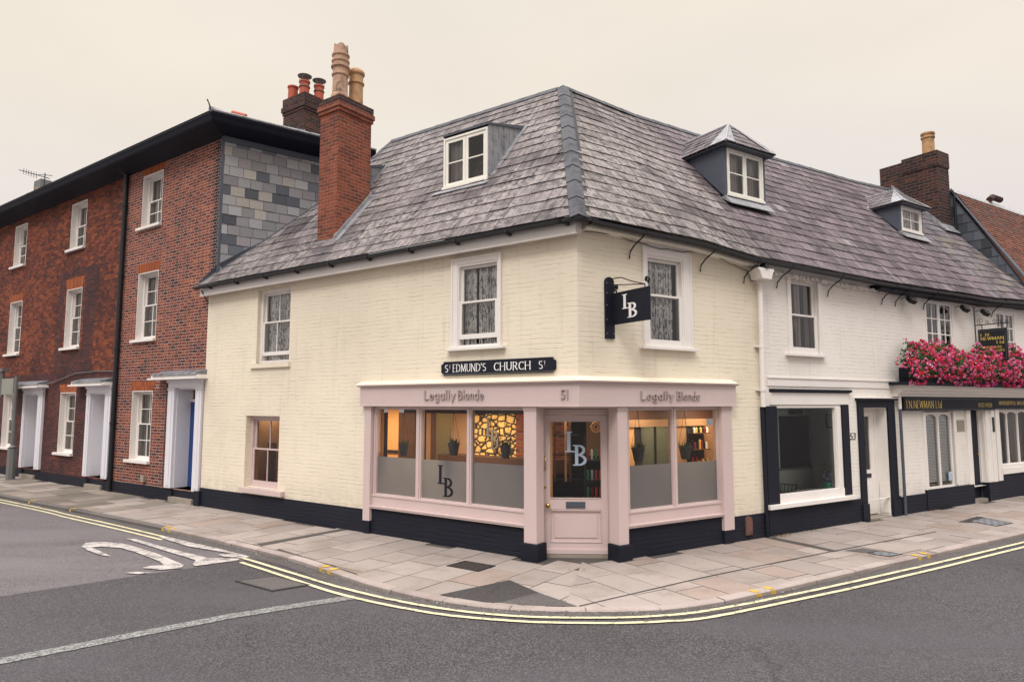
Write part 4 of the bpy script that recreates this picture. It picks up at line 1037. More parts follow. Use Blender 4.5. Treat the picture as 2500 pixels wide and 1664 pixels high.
# gutters, fascia board
gp = [(.30, 4.545), (.295, 4.508), (.265, 4.487), (.23, 4.492), (.20, 4.51), (.195, 4.545)]
mb = MB(); sweep(mb, [WL(-9.10), C0], [(a - .0, b) for a, b in gp]); n = 12
for k in range(10):
    x = -8.6 + k * .95; mb.prism([(-.19, 4.50), (-.31, 4.50), (-.31, 4.535), (-.26, 4.475), (-.19, 4.46)], 'x', x, x + .05, 0, None, FL)
mb.tube([WL(-8.95, -.2, 4.47), WL(-8.85, -.08, 4.2)], .012)
mb.build('gutter', 'black', shop, FW)
def gutR(mb, x0, x1, m=0, pr=None, step=.5):
    xs_ = [x0 + (x1 - x0) * k / max(2, int((x1 - x0) / step)) for k in range(max(2, int((x1 - x0) / step)) + 1)]
    sweep(mb, [WR(x) for x in xs_], pr or gp, m, zf=[sagR(x) - .02 for x in xs_])
def bracket(mb, x):
    dz = sagR(x); mb.tube([WR(x + .02, -.31, 4.53 + dz), WR(x, -.24, 4.44 + dz), WR(x - .03, -.11, 4.36 + dz), WR(x - .06, -.04, 4.27 + dz), WR(x - .06, -.02, 4.17 + dz)], .011, 6)
mb = MB(); gutR(mb, .03, 3.75)
for x in (.98, 2.42, 3.42): bracket(mb, x)
sweep(mb, [WL(-.12), C0, WR(.14)], gp)
mb.build('gutter', 'black', shop, FW)
mb = MB(); mb.box(-9.05, .075, -.165, -.14, 4.355, 4.515); mb.box(-9.05, .06, -.14, .0, 4.50, 4.515); mb.box(-9.04, .06, -.14, .0, 4.385, 4.40); mb.box(.045, .075, -.15, -.0, 4.40, 4.515)
mb.box(-9.05, .08, -.172, -.135, 4.353, 4.372)
mb.build('fascia_board', 'white', shop, FL)
mb = MB(); gutR(mb, .06, 3.74, pr=[(.17, 4.47), (.17, 4.50), (-.02, 4.50), (-.02, 4.46)]); mb.build('soffit', 'creamframe', shop, FW)
# ---- dormer on the side street slope
def slopeY(z): return E0.y + (z - E0.z) * 3.05 / 3.55
def ldormer(xa, xb, yf, z0, z1, ztop, yback, vis=True):
    w_ = casement(shop, FL, xa, xb, z0, z1, yf, 2, 1, 2, cur=('net', [(.02, .42)]), name='dormer', fw=.055, outer=.035)
    mb = MB(); zb = E0.z + (yback - E0.y) * 3.55 / 3.05
    for x, s in ((xb, 1), (xa, -1)):
        mb.prism([(yf + .0, z0 - .03), (yf, z1 + .06), (yback, zb + .0), (yback, zb - .05)], 'x', x - .004 * s, x + .02 * s)
        for k in range(6):
            t = .12 + k * .15; y_ = yf + (yback - yf) * t; zt = z1 + .06 + (zb - z1 - .06) * t; zl = z0 - .03 + (zb - z0) * t
            mb.box(x, x + .034, y_ - .007, y_ + .007, zl, zt) if s > 0 else None
    mb.build('cheek', 'leadlight', w_, FL)
    mb = MB(); mb.prism([(yf - .03, z1 + .035), (yf - .03, z1 + .06), (yback + .1, zb + .09), (yback + .1, zb + .02)], 'x', xa - .01, xb + .04)
    mb.build('dormer_roof', 'leaddark', w_, FL)
    mb = MB(); mb.prism([(yf - .02, z0 - .02), (yf - .16, z0 - .115), (yf - .16, z0 - .13), (yf + .05, z0 - .02)], 'x', xa - .16, xb + .08)
    P = [(yf + .02, z0 - .03), (yback, zb - .02), (yback, zb + .05), (yf + .02, z0 + .05)]
    mb.prism(P, 'x', xb + .02, xb + .10)
    mb.build('flashing', 'leadlight', w_, FL)
ldormer(-3.13, -2.165, .84, 5.82, 6.72, 0, 1.86)
ldormer(-6.42, -5.74, 1.0, 6.0, 6.78, 0, 1.90)
# ---- hipped dormers on the main street slope
def rdormer(root, xa, xb, yf, z0, z1, ex, zr_, hx, ridge_back, cheekm, fm, cols, cur, lead, nm='dormer'):
    """front plane yf; eaves overhang ex; apex height zr_"""
    w_ = casement(root, FR, xa, xb, z0, z1, yf, 2 if cols == 1 else 1, cols, 2, fm=fm, cur=cur, name=nm, fw=.045, outer=.035)
    def yb(z): return slopeY(z - sagR((xa + xb) / 2))
    mb = MB(); zt = z1 + .07
    for x, s in ((xa, -1), (xb, 1)):
        mb.prism([(yf - .01, z0 - .05), (yf - .01, zt), (yb(zt), zt)], 'x', min(x, x + .07 * s), max(x, x + .07 * s))
    mb.box(xa, xb, yf - .0, yf + .05, z1, zt)
    mb.build('cheek', cheekm, w_, FR)
    xm = (xa + xb) / 2; ya = yf - ex; ze = z1 + .04; e0, e1 = xa - ex * 1.15, xb + ex * 1.15
    apexp = Vector((xm, yf + hx, zr_)); bk = Vector((xm, yb(zr_) + .05, zr_)); A = Vector((e0, ya, ze)); B = Vector((e1, ya, ze))
    A2 = Vector((e0, yb(ze) + .02, ze)); B2 = Vector((e1, yb(ze) + .02, ze))
    mb = MB(); rr_ = random.Random(4)
    def plane(P):          # slated facet: eave p0->p1 then top points
        o_ = P[0]; ux = (P[1] - P[0]).normalized(); nn = (P[1] - P[0]).cross(P[2] - P[0]).normalized()
        if nn.z < 0: nn = -nn
        vx = nn.cross(ux); 
        if vx.z < 0: vx = -vx
        pl = [((p - o_).dot(ux), (p - o_).dot(vx)) for p in P]
        area = sum(a[0] * b[1] - b[0] * a[1] for a, b in zip(pl, pl[1:] + pl[:1]))
        if area < 0: pl = pl[::-1]
        us = [p[0] for p in pl]; vs = [p[1] for p in pl]
        slates(mb, lambda u, v, h: FR @ (o_ + ux * u + vx * v + nn * h), pl, min(us), max(us), 0, max(vs), .17, .24, .010, lambda u, v: tuple(Vector((.25, .235, .235)) * rr_.uniform(.75, 1.2)), rnd=rr_)
        mb.face([FR @ (p - nn * .012) for p in P])
    plane([A, B, apexp]); plane([A2, A, apexp, bk]); plane([B, B2, bk, apexp])
    mb.build('dormer_roof', 'slateR', w_, FW, recalc=False)
    mb = MB()
    for p, q, r_ in ((A, apexp, .05), (B, apexp, .045), (apexp, bk, .05), (A2, bk, .05), (B2, bk, .04)): 
        mb.tube([FR @ (p + Vector((0, 0, .01))), FR @ (q + Vector((0, 0, .01)))], r_ * .5, 6)
        d_ = (q - p)
    # lead panels beside the front hips
    for P_ in (([A, apexp, A + (A2 - A) * .33]), ([A, apexp, A + (B - A) * .16]), ([B, apexp, B - (B - A) * .12])):
        nn = (P_[1] - P_[0]).cross(P_[2] - P_[0]).normalized(); nn = nn if nn.z > 0 else -nn
        mb.face([FR @ (p + nn * .022) for p in P_])
    mb.build('hip_lead', lead, w_, FW)
    mb = MB(); mb.box(e0 + .03, e1 - .03, ya + .02, yf, ze - .035, ze - .012); mb.box(e0 + .03, xa - .0, yf, yb(ze), ze - .035, ze - .012); mb.box(xb, e1 - .03, yf, yb(ze), ze - .035, ze - .012)
    mb.build('soffit', 'leaddark', w_, FR)
    mb = MB(); zz = z0 - .03; sg = (3.55 / 3.05)
    P = [(yf - .02, zz + .0), (yf - .17, zz - .17 * sg + .035), (yf - .17, zz - .17 * sg + .02), (yf + .05, zz - .03)]
    mb.prism(P, 'x', xa - .1, xb + .14)
    mb.build('flashing', lead, w_, FR)
    return w_
# ---- chimney on the side street slope
def stack(root, F, x0, x1, y0, y1, z0, z1, m, caps, cap=.035):
    mb = MB(); mb.box(x0, x1, y0, y1, z0, z1)
    for a, b, e_ in caps: mb.box(x0 - e_, x1 + e_, y0 - e_, y1 + e_, a, b)
    return mb.build('chimney', m, root, F)
ch = stack(shop, FL, -5.765, -5.235, .24, 1.05, 4.95, 7.90, 'brickC', [(7.60, 7.672, .028), (7.672, 7.76, .05)])
mb = MB(); mb.box(-5.80, -5.20, .215, 1.075, 7.76, 7.90); mb.build('cap', 'brickK', ch, FL)
mb = MB(); mb.prism([(-5.72, .28), (-5.28, .28), (-5.28, 1.0), (-5.72, 1.0)], 'z', 7.90, 7.94); mb.build('flaunching', 'stone', ch, FL)
sc_ = lambda q, n: .05 * abs(math.sin(math.pi * q / n * 5))
mb = MB(); mb.lathe([(.175, 7.93), (.17, 8.02), (.148, 8.05), (.142, 8.40), (.165, 8.425), (.165, 8.45), (.145, 8.465), (.145, 8.56), (.18, 8.585), (.18, 8.615), (.15, 8.63), (.15, 8.68), (.172, 8.70), (.172, 8.73), (.148, 8.745), (.148, 8.80), (.170, 8.82), (.170, 8.85), (.145, 8.865), (.135, 9.00)], -5.50, .47, 24, wob=sc_)
mb.build('chimney_pot', 'terrapink', ch, FL, smooth=False)
mb = MB(); mb.lathe([(.14, 7.93), (.135, 8.38), (.16, 8.40), (.16, 8.425), (.138, 8.44), (.135, 8.56), (.165, 8.60), (.165, 8.64), (.14, 8.68), (.12, 8.70)], -5.475, .85, 20); mb.build('chimney_pot', 'terracotta', ch, FL)
mb = MB(); mb.prism([(.18, 5.02), (.18, 5.17), (1.08, 6.23), (1.08, 6.03)], 'x', -5.234, -5.20); mb.prism([(.18, 5.04), (.18, 5.09), (1.08, 6.14), (1.08, 6.08)], 'x', -5.20, -5.08); mb.box(-5.78, -5.20, .19, .235, 5.03, 5.13)
mb.prism([(.19, 5.02), (.06, 4.90), (.06, 4.915), (.19, 5.045)], 'x', -5.85, -5.12); mb.prism([(1.02, 6.0), (1.15, 6.15), (1.15, 6.2), (1.02, 6.12)], 'x', -5.25, -5.10)
mb.build('flashing', 'leadlight', ch, FL)
# ---- inside of the salon
mb = MB(); yB = 1.8
def pan(mb, x0, x1, y, z0, z1, m): mb.face([(x0, y, z0), (x1, y, z0), (x1, y, z1), (x0, y, z1)], m)
mats = ['warmwall', 'dark', 'wood', 'mirror', 'pine', 'stonewall', 'brickC', 'navy']
for a, b, m in ((-6.4, -5.40, 7), (-5.40, -5.10, 0), (-5.10, -4.91, 2), (-4.91, -4.66, 2), (-4.66, -4.36, 1), (-4.36, -4.25, 4), (-4.25, -4.11, 2), (-4.11, -3.74, 3), (-3.74, -3.37, 4), (-3.37, -3.25, 1), (-3.25, -2.27, 5), (-2.27, -1.2, 6)): pan(mb, a, b, yB, .05, 1.925 if m != 0 else 2.05, m)  # leftmost navy panel paints in the dark reflection on the pane; no real wall
mb.box(-5.40, -5.105, yB - .03, yB, 1.13, 1.19, 1); mb.box(-6.4, -1.2, yB - .05, yB, 1.925, 2.08, 7) if False else mb.box(-4.9, -1.2, yB - .05, yB, 1.925, 2.08, 7)
mb.box(-3.75, -1.3, yB - .35, yB, .3, 1.19, 2)
mb.face([(-6.4, .25, .05), (-6.4, yB, .05), (-6.4, yB, 2.08), (-6.4, .25, 2.08)], 0); mb.face([(-6.4, .25, 2.08), (-6.4, .25, .05), (-3.9, .25, .05), (-3.9, .25, 2.08)], 0)
mb.build('interior_wall', mats, shop, FL, recalc=False)
mb = MB(); monogram(mb, -2.86, -2.57, 1.31, 1.86, yB - .08, th=.02); mb.build('wall_lettering', 'metalgrey', shop, FL)
mb = MB(); yr = 1.0
for a, b, m in ((1.70, 1.74, 0), (1.74, 1.88, 0), (1.88, 2.03, 1), (2.03, 2.79, 3), (2.79, 3.05, 4), (3.05, 3.47, 1), (3.47, 3.95, 4)): pan(mb, a, b, yr, .05, 1.73, m)
pan(mb, 1.7, 3.95, yr, 1.845, 2.08, 2); mb.box(1.7, 3.5, yr - .04, yr, 1.73, 1.845, 4); mb.box(2.32, 2.345, yr - .02, yr, .6, 1.73, 1)
mb.face([(3.70, .12, .05), (3.70, 1.0, .05), (3.70, 1.0, 2.08), (3.70, .12, 2.08)], 4)
mb.build('interior_wall', mats, shop, FR, recalc=False)
mb = MB(); mb.prism([(v.x, v.y) for v in (WL(-6.4, .1), WL(-.7, .12), FD @ Vector((-.1, .1, 0)), FD @ Vector((1, .1, 0)), WR(.7, .12), WR(3.7, .1), WR(3.7, 1.0), C0 + Vector((1.0, 2.6, 0)), C0 + Vector((-.2, 2.9, 0)), WL(-6.4, 1.9))], 'z', 2.08, 2.1)
mb.build('ceiling', 'pine', shop, FW)
mb = MB(); mb.prism([(v.x, v.y) for v in (WL(-6.4, .1), WL(-.7, .12), FD @ Vector((-.1, .1, 0)), FD @ Vector((1, .1, 0)), WR(.7, .12), WR(3.7, .1), WR(3.7, 1.0), C0 + Vector((1.0, 2.6, 0)), C0 + Vector((-.2, 2.9, 0)), WL(-6.4, 1.9))], 'z', .0, .05)
mb.build('interior_floor', 'wood', shop, FW)
mb = MB(); mb.box(-.16, 1.6, 2.3, 2.32, .05, 2.08, 1); mb.box(.15, .32, 2.28, 2.3, .05, 2.08, 0); mb.box(.75, 1.0, 2.28, 2.3, 1.2, 2.08, 2)
mb.box(.09, .135, .5, .52, .05, 2.0, 0)
mb.box(.0, 1.0, 1.3, 1.5, .05, .98, 3)
mb.build('interior_wall', ['warmwall', 'dark', 'pine', 'navy'], shop, FD)
def lamp_in(F, x, y, e, size=.5, col=(1, .76, .50)):
    zl = 1.93 if x < -7 else 2.058
    mb = MB(); mb.lathe([(.055, zl), (.05, zl + .02)], x, y, 12)
    o = mb.build('ceiling_light', LAMPM, shop, F)
    l = bpy.data.lights.new('lamp', 'AREA'); l.energy = e; l.size = size; l.color = col; lo = bpy.data.objects.new('lamp', l); COL.objects.link(lo)
    lo.matrix_basis = F @ Matrix.Translation((x, y, zl - .018)); lo.parent = None
LAMPM, n_, b_ = newmat('lamp_glow'); b_.inputs['Emission Color'].default_value = (1, .7, .4, 1); b_.inputs['Emission Strength'].default_value = 6
for F, x, y, e in ((FL, -5.25, 1.0, 16), (FL, -3.9, .7, 5), (FL, -2.7, 1.0, 20), (FR, 1.9, .6, 6), (FR, 3.2, .55, 9), (FD, .5, 1.0, 4), (FL, -7.55, .75, 2.5)):
    if e: lamp_in(F, x, y, e)
# hanging pots in the shop windows
def hangpot(F, x, z, r, label):
    t = thing('hanging_pot', label, 'hanging pot', F, (x, .32, z), 'dark pots hung in the shop windows')
    mb = MB(); mb.lathe([(r * .62, z), (r * .95, z + .17), (r * 1.02, z + .175), (r * 1.02, z + .195), (r * .9, z + .195), (r * .86, z + .17)], x, .32, 16); mb.build('pot', 'pot', t, F)
    mb = MB(); 
    for k in range(3): a = k * 2.1 + .4; mb.tube([(x + r * math.cos(a), .32 + r * math.sin(a), z + .19), (x, .32, 1.99)], .003, 4)
    mb.tube([(x, .32, 1.99), (x, .32, 2.08)], .003, 4); mb.build('cord', 'black', t, F)
    mb = MB(); rp_ = random.Random(int(x * 100) + 999)
    for k in range(60):
        a = rp_.uniform(0, 6.3); q = rp_.uniform(0, r * 1.1); h = rp_.uniform(.02, .10); p = Vector((x + q * math.cos(a), .32 + q * math.sin(a), z + .19)); d = Vector((math.cos(a) * .03, math.sin(a) * .03, h)); s_ = Vector((-math.sin(a), math.cos(a), 0)) * .008
        c = (.03, .075, .02) if k % 3 else (.07, .13, .04); mb.face([p - s_, p + s_, p + d], 0, c)
    mb.build('plant', 'green', t, F, recalc=False)
hangpot(FL, -3.50, 1.245, .088, 'dark pot hanging in the leftmost pane beside the orange wall')
hangpot(FL, -2.42, 1.30, .095, 'dark ribbed pot hanging in the middle pane above the black monogram')
hangpot(FL, -1.42, 1.30, .085, 'dark ribbed pot hanging in front of the glowing stone wall')
hangpot(FR, 1.335, 1.27, .10, 'dark pot hanging in the pane right of the door, before the grey mirror')
hangpot(FR, 2.30, 1.255, .10, 'dark pot hanging in front of the bottle shelves')
# shelves of bottles
t = thing('bottle_shelves', 'shelves of dark and coloured bottles inside the shop behind a hanging pot', 'shelves', FR, (3.27, .95, .6))
mb = MB()
for z_ in (.7, 1.02, 1.33, 1.60): mb.box(3.06, 3.46, .84, .995, z_, z_ + .015)
mb.build('shelf', 'wood', t, FR)
rb_ = random.Random(8)
for z_ in (1.035, 1.345, 1.615):
    x = 3.08
    while x < 3.44:
        r_ = rb_.uniform(.016, .024); h = rb_.uniform(.09, .16) if z_ < 1.6 else .07; mb = MB(); mb.lathe([(r_, z_), (r_, z_ + h), (r_ * .4, z_ + h + .015), (r_ * .4, z_ + h + .03)], x, .9, 8)
        mb.build('bottle', rb_.choice(['navy', 'cloth_red', 'navy', 'gold', 'cloth_red', 'paper', 'black']), t, FR); x += r_ * 2 + .012
# shelves and clock seen through the door
t = thing('wall_clock', 'round pale skeleton clock seen through the glazed door', 'clock', FD, (.80, .8, 1.745))
mb = MB(); A = arc(.80, 1.745, .075, .075, 0, 360, 20)
mb.tube([(a, .8, b) for a, b in A], .011, 6); A = arc(.80, 1.745, .035, .035, 0, 360, 14); mb.tube([(a, .8, b) for a, b in A], .007, 5)
for k in range(12):
    a = k * math.pi / 6; mb.tube([(.80 + .045 * math.cos(a), .8, 1.745 + .045 * math.sin(a)), (.80 + .07 * math.cos(a), .8, 1.745 + .07 * math.sin(a))], .006, 4)
mb.build('dial', 'warmwall', t, FD); mb = MB(); mb.tube([(.80, .79, 1.745), (.83, .79, 1.775)], .005, 4); mb.tube([(.80, .79, 1.745), (.79, .79, 1.69)], .004, 4); mb.build('hands', 'black', t, FD)
t = thing('display_stand', 'dark stand of colourful products seen through the door glass', 'stand', FD, (.75, .7, 0))
mb = MB(); mb.box(.60, .63, .5, .53, .05, 1.6); mb.box(.60, .98, .5, .8, 1.25, 1.27); mb.box(.60, .98, .5, .8, .95, .97); mb.box(.60, .98, .5, .8, .7, .72); mb.build('frame', 'black', t, FD)
for k in range(14):
    x = .66 + (k % 5) * .06; z_ = (.98, 1.28, .73)[k % 3]; mb = MB(); mb.lathe([(.018, z_), (.018, z_ + .13), (.008, z_ + .15)], x, .6, 8); mb.build('product', rb_.choice(['cloth_red', 'paleblue', 'plasticgreen', 'paper', 'terrared']), t, FD)
t = thing('salon_shelf', 'dark shelving with pale boards behind the etched door letters', 'shelf', FD, (.2, 1.2, 0))
mb = MB()
for x, m in ((.0, 1), (.07, 0), (.16, 0), (.33, 1), (.40, 0)): mb.box(x, x + .035, 1.05, 1.1, .9, 2.0, m)
for z_ in (.92, 1.3, 1.6, 1.85): mb.box(-.1, .55, 1.05, 1.12, z_, z_ + .02, 2)
mb.build('boards', ['wood', 'pine', 'black'], t, FD)

# ================================================================== NUMBER 53, WHITE
h53 = thing('white_shop_house', 'white painted narrow house numbered 53 with black framed shop window and lidded slate roof', 'building', FR, (3.75, 0, 0))
h53['label'] = 'white painted narrow house numbered 53 with one large black edged shop window'
mb = MB(); wall_holes(mb, 3.72, 7.72, .35, 4.62, [(4.56, 5.33, 2.97, 4.24, .08, 0), (4.07, 5.85, .50, 2.06, .06, 0), (6.55, 7.36, 0, 2.025, .05, 0)])
mb.build('wall', 'white_wall', h53, FR)
mb = MB(); mb.box(3.76, 6.48, -.03, .2, -.05, .40); mb.build('plinth', 'navy_wall', h53, FR)
mb = MB(); mb.box(3.88, 7.74, -.015, .02, 2.39, 2.535); mb.box(3.88, 7.74, -.03, .02, 2.52, 2.54); mb.box(3.92, 6.10, -.03, .02, 2.085, 2.285); mb.build('fascia', 'white', h53, FR)
mb = MB(); mb.box(3.92, 6.16, -.07, .02, 2.30, 2.345); mb.box(3.92, 6.14, -.045, .02, 2.287, 2.30)
mb.box(3.765, 4.055, -.04, .05, -.05, 2.06); mb.box(5.885, 6.09, -.03, .05, .50, 2.09); mb.build('surround', 'navy', h53, FR, bev=.003)
mb = MB()
mb.box(4.06, 4.09, -.01, .08, .62, 2.04); mb.box(5.70, 5.87, -.01, .06, .49, 2.08); mb.box(5.71, 5.78, -.03, .03, .62, 2.04); mb.box(4.07, 5.70, -.01, .06, 2.03, 2.075); mb.box(4.04, 5.86, -.03, .08, .49, .63); mb.box(3.72, 6.09, -.11, .04, .425, .492)
sw = mb.build('shop_window', 'white', h53, FR, bev=.003)
mb = MB(); mb.face([(4.09, .045, .63), (5.71, .045, .63), (5.71, .045, 2.03), (4.09, .045, 2.03)]); mb.build('glass', 'clear', sw, FR, recalc=False)
# room behind the 53 window
mb = MB(); pan(mb, 4.3, 6.3, .9, .1, 2.2, 0); pan(mb, 3.9, 4.3, .9, .1, 2.2, 0); mb.face([(6.3, .9, .1), (6.3, .1, .1), (6.3, .1, 2.2), (6.3, .9, 2.2)], 0)
mb.face([(3.9, .1, 2.2), (6.3, .1, 2.2), (6.3, .9, 2.2), (3.9, .9, 2.2)], 0); mb.face([(3.9, .1, .4), (6.3, .1, .4), (6.3, .9, .4), (3.9, .9, .4)], 3)
mb.face([(3.9, .1, .1), (3.9, .9, .1), (3.9, .9, 2.2), (3.9, .1, 2.2)], 0)
mb.box(5.15, 6.28, .86, .9, .4, 1.97, 1); mb.box(5.31, 6.19, .845, .87, .92, 1.87, 2); mb.box(5.33, 6.17, .845, .87, .48, .78, 1); mb.box(5.27, 6.23, .85, .86, .88, .92, 3)
mb.box(5.6, 6.0, .83, .86, 1.90, 1.99, 2); mb.box(4.9, 6.29, .12, .36, .42, .60, 0)
mb.build('room', ['greygreen', 'greydoor', 'navy', 'metalgrey'], h53, FR)
t = thing('framed_picture', 'thin black framed picture on the grey green wall inside number 53', 'picture', FR, (6.28, .45, 1.65))
mb = MB()
for a in ((.32, .54, 1.65, 1.67), (.32, .54, 1.89, 1.91), (.32, .335, 1.67, 1.89), (.525, .54, 1.67, 1.89)): mb.box(6.265, 6.298, a[0], a[1], a[2], a[3])
mb.build('frame', 'black', t, FR); mb = MB(); mb.box(6.275, 6.298, .335, .525, 1.67, 1.89); mb.build('print', 'greydoor', t, FR)
mb = MB(); mb.box(6.285, 6.296, .30, .44, 1.415, 1.58); o = mb.build('paper_notice', 'paper', None, FR, base=(6.29, .37, 1.415)); tag(o, 'white paper notice on the wall below the framed picture inside number 53', 'notice')
t = thing('chair', 'black wire backed chair behind the bottom left of the number 53 window', 'chair', FR, (4.68, .5, .1))
mb = MB(); mb.tube([(4.40, .30, .62), (4.42, .28, .76), (4.68, .22, .73), (4.96, .28, .70), (4.94, .30, .60)], .010, 6); mb.tube([(4.40, .30, .62), (4.68, .26, .61), (4.94, .30, .60)], .008, 6)
for k in range(5): x = 4.48 + k * .10; mb.tube([(x, .27, .61), (x - .01, .24, .735)], .006, 5)
mb.build('backrest', 'black', t, FR); mb = MB(); mb.box(4.42, 4.93, .3, .7, .52, .545); mb.build('seat', 'black', t, FR)
for x in (4.44, 4.9):
    for y in (.32, .68): mb = MB(); mb.box(x, x + .025, y, y + .025, .4, .52); mb.build('leg', 'black', t, FR)
def potplant(F, x, y, z, label):
    t = thing('potted_plant', label, 'potted plant', F, (x, y, z))
    mb = MB(); mb.lathe([(.05, z), (.075, z + .06), (.08, z + .10), (.07, z + .12)], x, y, 16); mb.build('pot', 'plasticgreen', t, F, smooth=True)
    mb = MB(); mf = MB(); rp_ = random.Random(77)
    for k in range(130):
        a, q, h = rp_.uniform(0, 6.3), rp_.uniform(0, .17), rp_.uniform(.1, .36) if k < 110 else rp_.uniform(.3, .46); p = Vector((x + q * math.cos(a), y + .05 * math.sin(a), z + h)); s_ = .02
        u_ = Vector((rp_.uniform(-1, 1), rp_.uniform(-1, 1), rp_.uniform(-1, 1))).normalized() * s_; v_ = u_.cross(Vector((rp_.uniform(-1, 1), 1, rp_.uniform(-1, 1)))).normalized() * s_
        if k % 3 == 0 and h < .27: mf.face([p - u_, p - v_, p + u_, p + v_], 0, rp_.choice([(.25, .2, .6), (.12, .07, .4), (.5, .45, .7)]))
        else: mb.face([p - u_, p - v_ * .6, p + u_, p + v_ * .6], 0, (.03, .08 * rp_.uniform(.5, 1.4), .025))
    mb.build('leaves', 'green', t, F, recalc=False); mf.build('flowers', 'petal', t, F, recalc=False)
potplant(FR, 5.62, .16, .60, 'purple flowers in a bright green pot on the sill of number 53')
sash(h53, FR, 4.55, 5.34, 2.97, 4.24, .02, 1, 1, 1, cur=('net', [(.42, .66), (.80, 1.0)]), meet=.51, wide=.03, room=1.0)
mb = MB(); mb.box(4.47, 4.56, -.03, .03, 2.95, 4.31); mb.box(5.33, 5.42, -.03, .03, 2.95, 4.31); mb.box(4.56, 5.33, -.03, .03, 4.24, 4.31); mb.box(4.38, 5.45, -.075, .03, 2.905, 2.948); mb.build('architrave', 'white', h53, FR, bev=.003)
t = thing('table_lamp', 'cream table lamp with tall shade in the upper window of number 53', 'lamp', FR, (5.02, .26, 3.4))
mb = MB(); mb.lathe([(.085, 3.62), (.075, 3.92)], 5.02, .26, 16); mb.build('lamp_shade', 'shade', t, FR, smooth=False); mb = MB(); mb.lathe([(.05, 3.4), (.02, 3.44), (.012, 3.62)], 5.02, .26, 10); mb.build('base', 'brass', t, FR)
mb = MB(); mb.box(4.78, 4.93, .20, .22, 2.99, 3.56); o = mb.build('red_curtain', 'cloth_red', h53, FR)
# door of 53
mb = MB(); mb.box(6.38, 6.555, -.035, .06, .18, 2.03); mb.box(7.36, 7.60, -.035, .06, .18, 2.03); mb.box(6.38, 7.60, -.035, .06, 2.03, 2.16); mb.box(6.34, 7.65, -.08, .05, 2.16, 2.20); mb.box(6.36, 6.56, -.06, .06, -.05, .30); mb.box(7.355, 7.62, -.06, .06, -.05, .30)
mb.build('door_surround', 'navy', h53, FR, bev=.003)
mb = MB(); mb.box(6.33, 7.67, -.085, .04, 2.2005, 2.212); mb.build('ledge', 'white', h53, FR)
mb = MB(); mb.box(7.35, 7.37, .0, .26, 0, 2.03); mb.box(7.335, 7.352, .03, .19, .06, .60); mb.box(6.54, 6.555, .0, .26, 0, 2.03); mb.box(6.54, 7.36, .02, .26, 2.01, 2.03); mb.box(6.555, 7.35, .20, .26, 1.95, 2.01); mb.box(7.28, 7.35, .20, .26, 0, 1.95); mb.box(6.555, 6.62, .20, .26, 0, 1.95); mb.build('door_frame', 'white', h53, FR)
mb = MB(); mb.box(6.62, 6.72, .21, .25, .04, 1.945); mb.box(7.12, 7.28, .21, .25, .04, 1.945); mb.box(6.72, 7.12, .21, .25, 1.86, 1.945); mb.box(6.72, 7.12, .21, .25, .04, .86); mb.box(6.76, 7.10, .20, .22, .12, .62)
dr = mb.build('door', 'white', h53, FR, bev=.003); mb = MB(); mb.face([(6.72, .23, .86), (7.12, .23, .86), (7.12, .23, 1.86), (6.72, .23, 1.86)]); mb.build('glass', 'glass', dr, FR, recalc=False)
interior(dr, FR, 6.9, 7.1, 1.1, 1.8, .27, .3); mb = MB(); mb.box(6.94, 7.10, .195, .212, .72, .79); mb.build('letterbox', 'black', dr, FR)
mb = MB(); mb.box(6.5, 7.42, -.02, .25, -.05, .02); mb.build('step', 'stone', h53, FR)
mb = MB(); write(mb, '53', 6.125, 1.45, .125, -.003, width=.17, hw=.095, ht=.035, slant=.22); mb.build('house_number', 'black', h53, FR)
mb = MB(); slates(mb, mpR, [(3.75, 0), (7.745, 0), (7.745, SLlen), (3.75, SLlen)], 3.5, 7.9, -.02, SLlen, .272, .33, .0135, colR, rnd=rnd); mb.build('roof', 'slateR', h53, FW, recalc=False)
mb = MB(); mb.face([WR(3.75, 2.81, rz - .03 + sagR(3.75)), WR(7.74, 2.81, rz - .03 + sagR(7.74)), WR(7.74, 6.5, 4.5), WR(3.75, 6.5, 4.5)]); mb.build('roof', 'slateR', h53, FW)
def ridgeR(x0, x1, root):
    n_ = int((x1 - x0) / .42); mb = MB()
    for k in range(n_):
        a, b = x0 + (x1 - x0) * k / n_, x0 + (x1 - x0) * (k + 1) / n_
        vtiles(WR(a, 2.81, rz + sagR(a)), WR(b, 2.81, rz + sagR(b)), -sR, sRb, .14, 1, over=.008, mbx=mb)
    mb.build('ridge_tiles', 'ridge', root, FW, bev=.004)
ridgeR(3.76, 7.74, h53)
mb = MB(); gutR(mb, 3.76, 7.74)
for x in (4.25, 5.68, 7.42): bracket(mb, x)
mb.tube([WR(3.62, -.28, 4.45 + sagR(3.6)), WR(3.62, -.15, 4.30)], .05, 10)
mb.build('gutter', 'black', h53, FW)
mb = MB(); rz_ = random.Random(1)
for k in range(38):
    x = 3.85 + k * .10; mb.box(x, x + rz_.uniform(.06, .1), -.06 - rz_.uniform(0, .05), 0, 4.36 + sagR(x) + rz_.uniform(0, .05), 4.44 + sagR(x))
mb.build('eaves_course', 'white_wall', h53, FR)
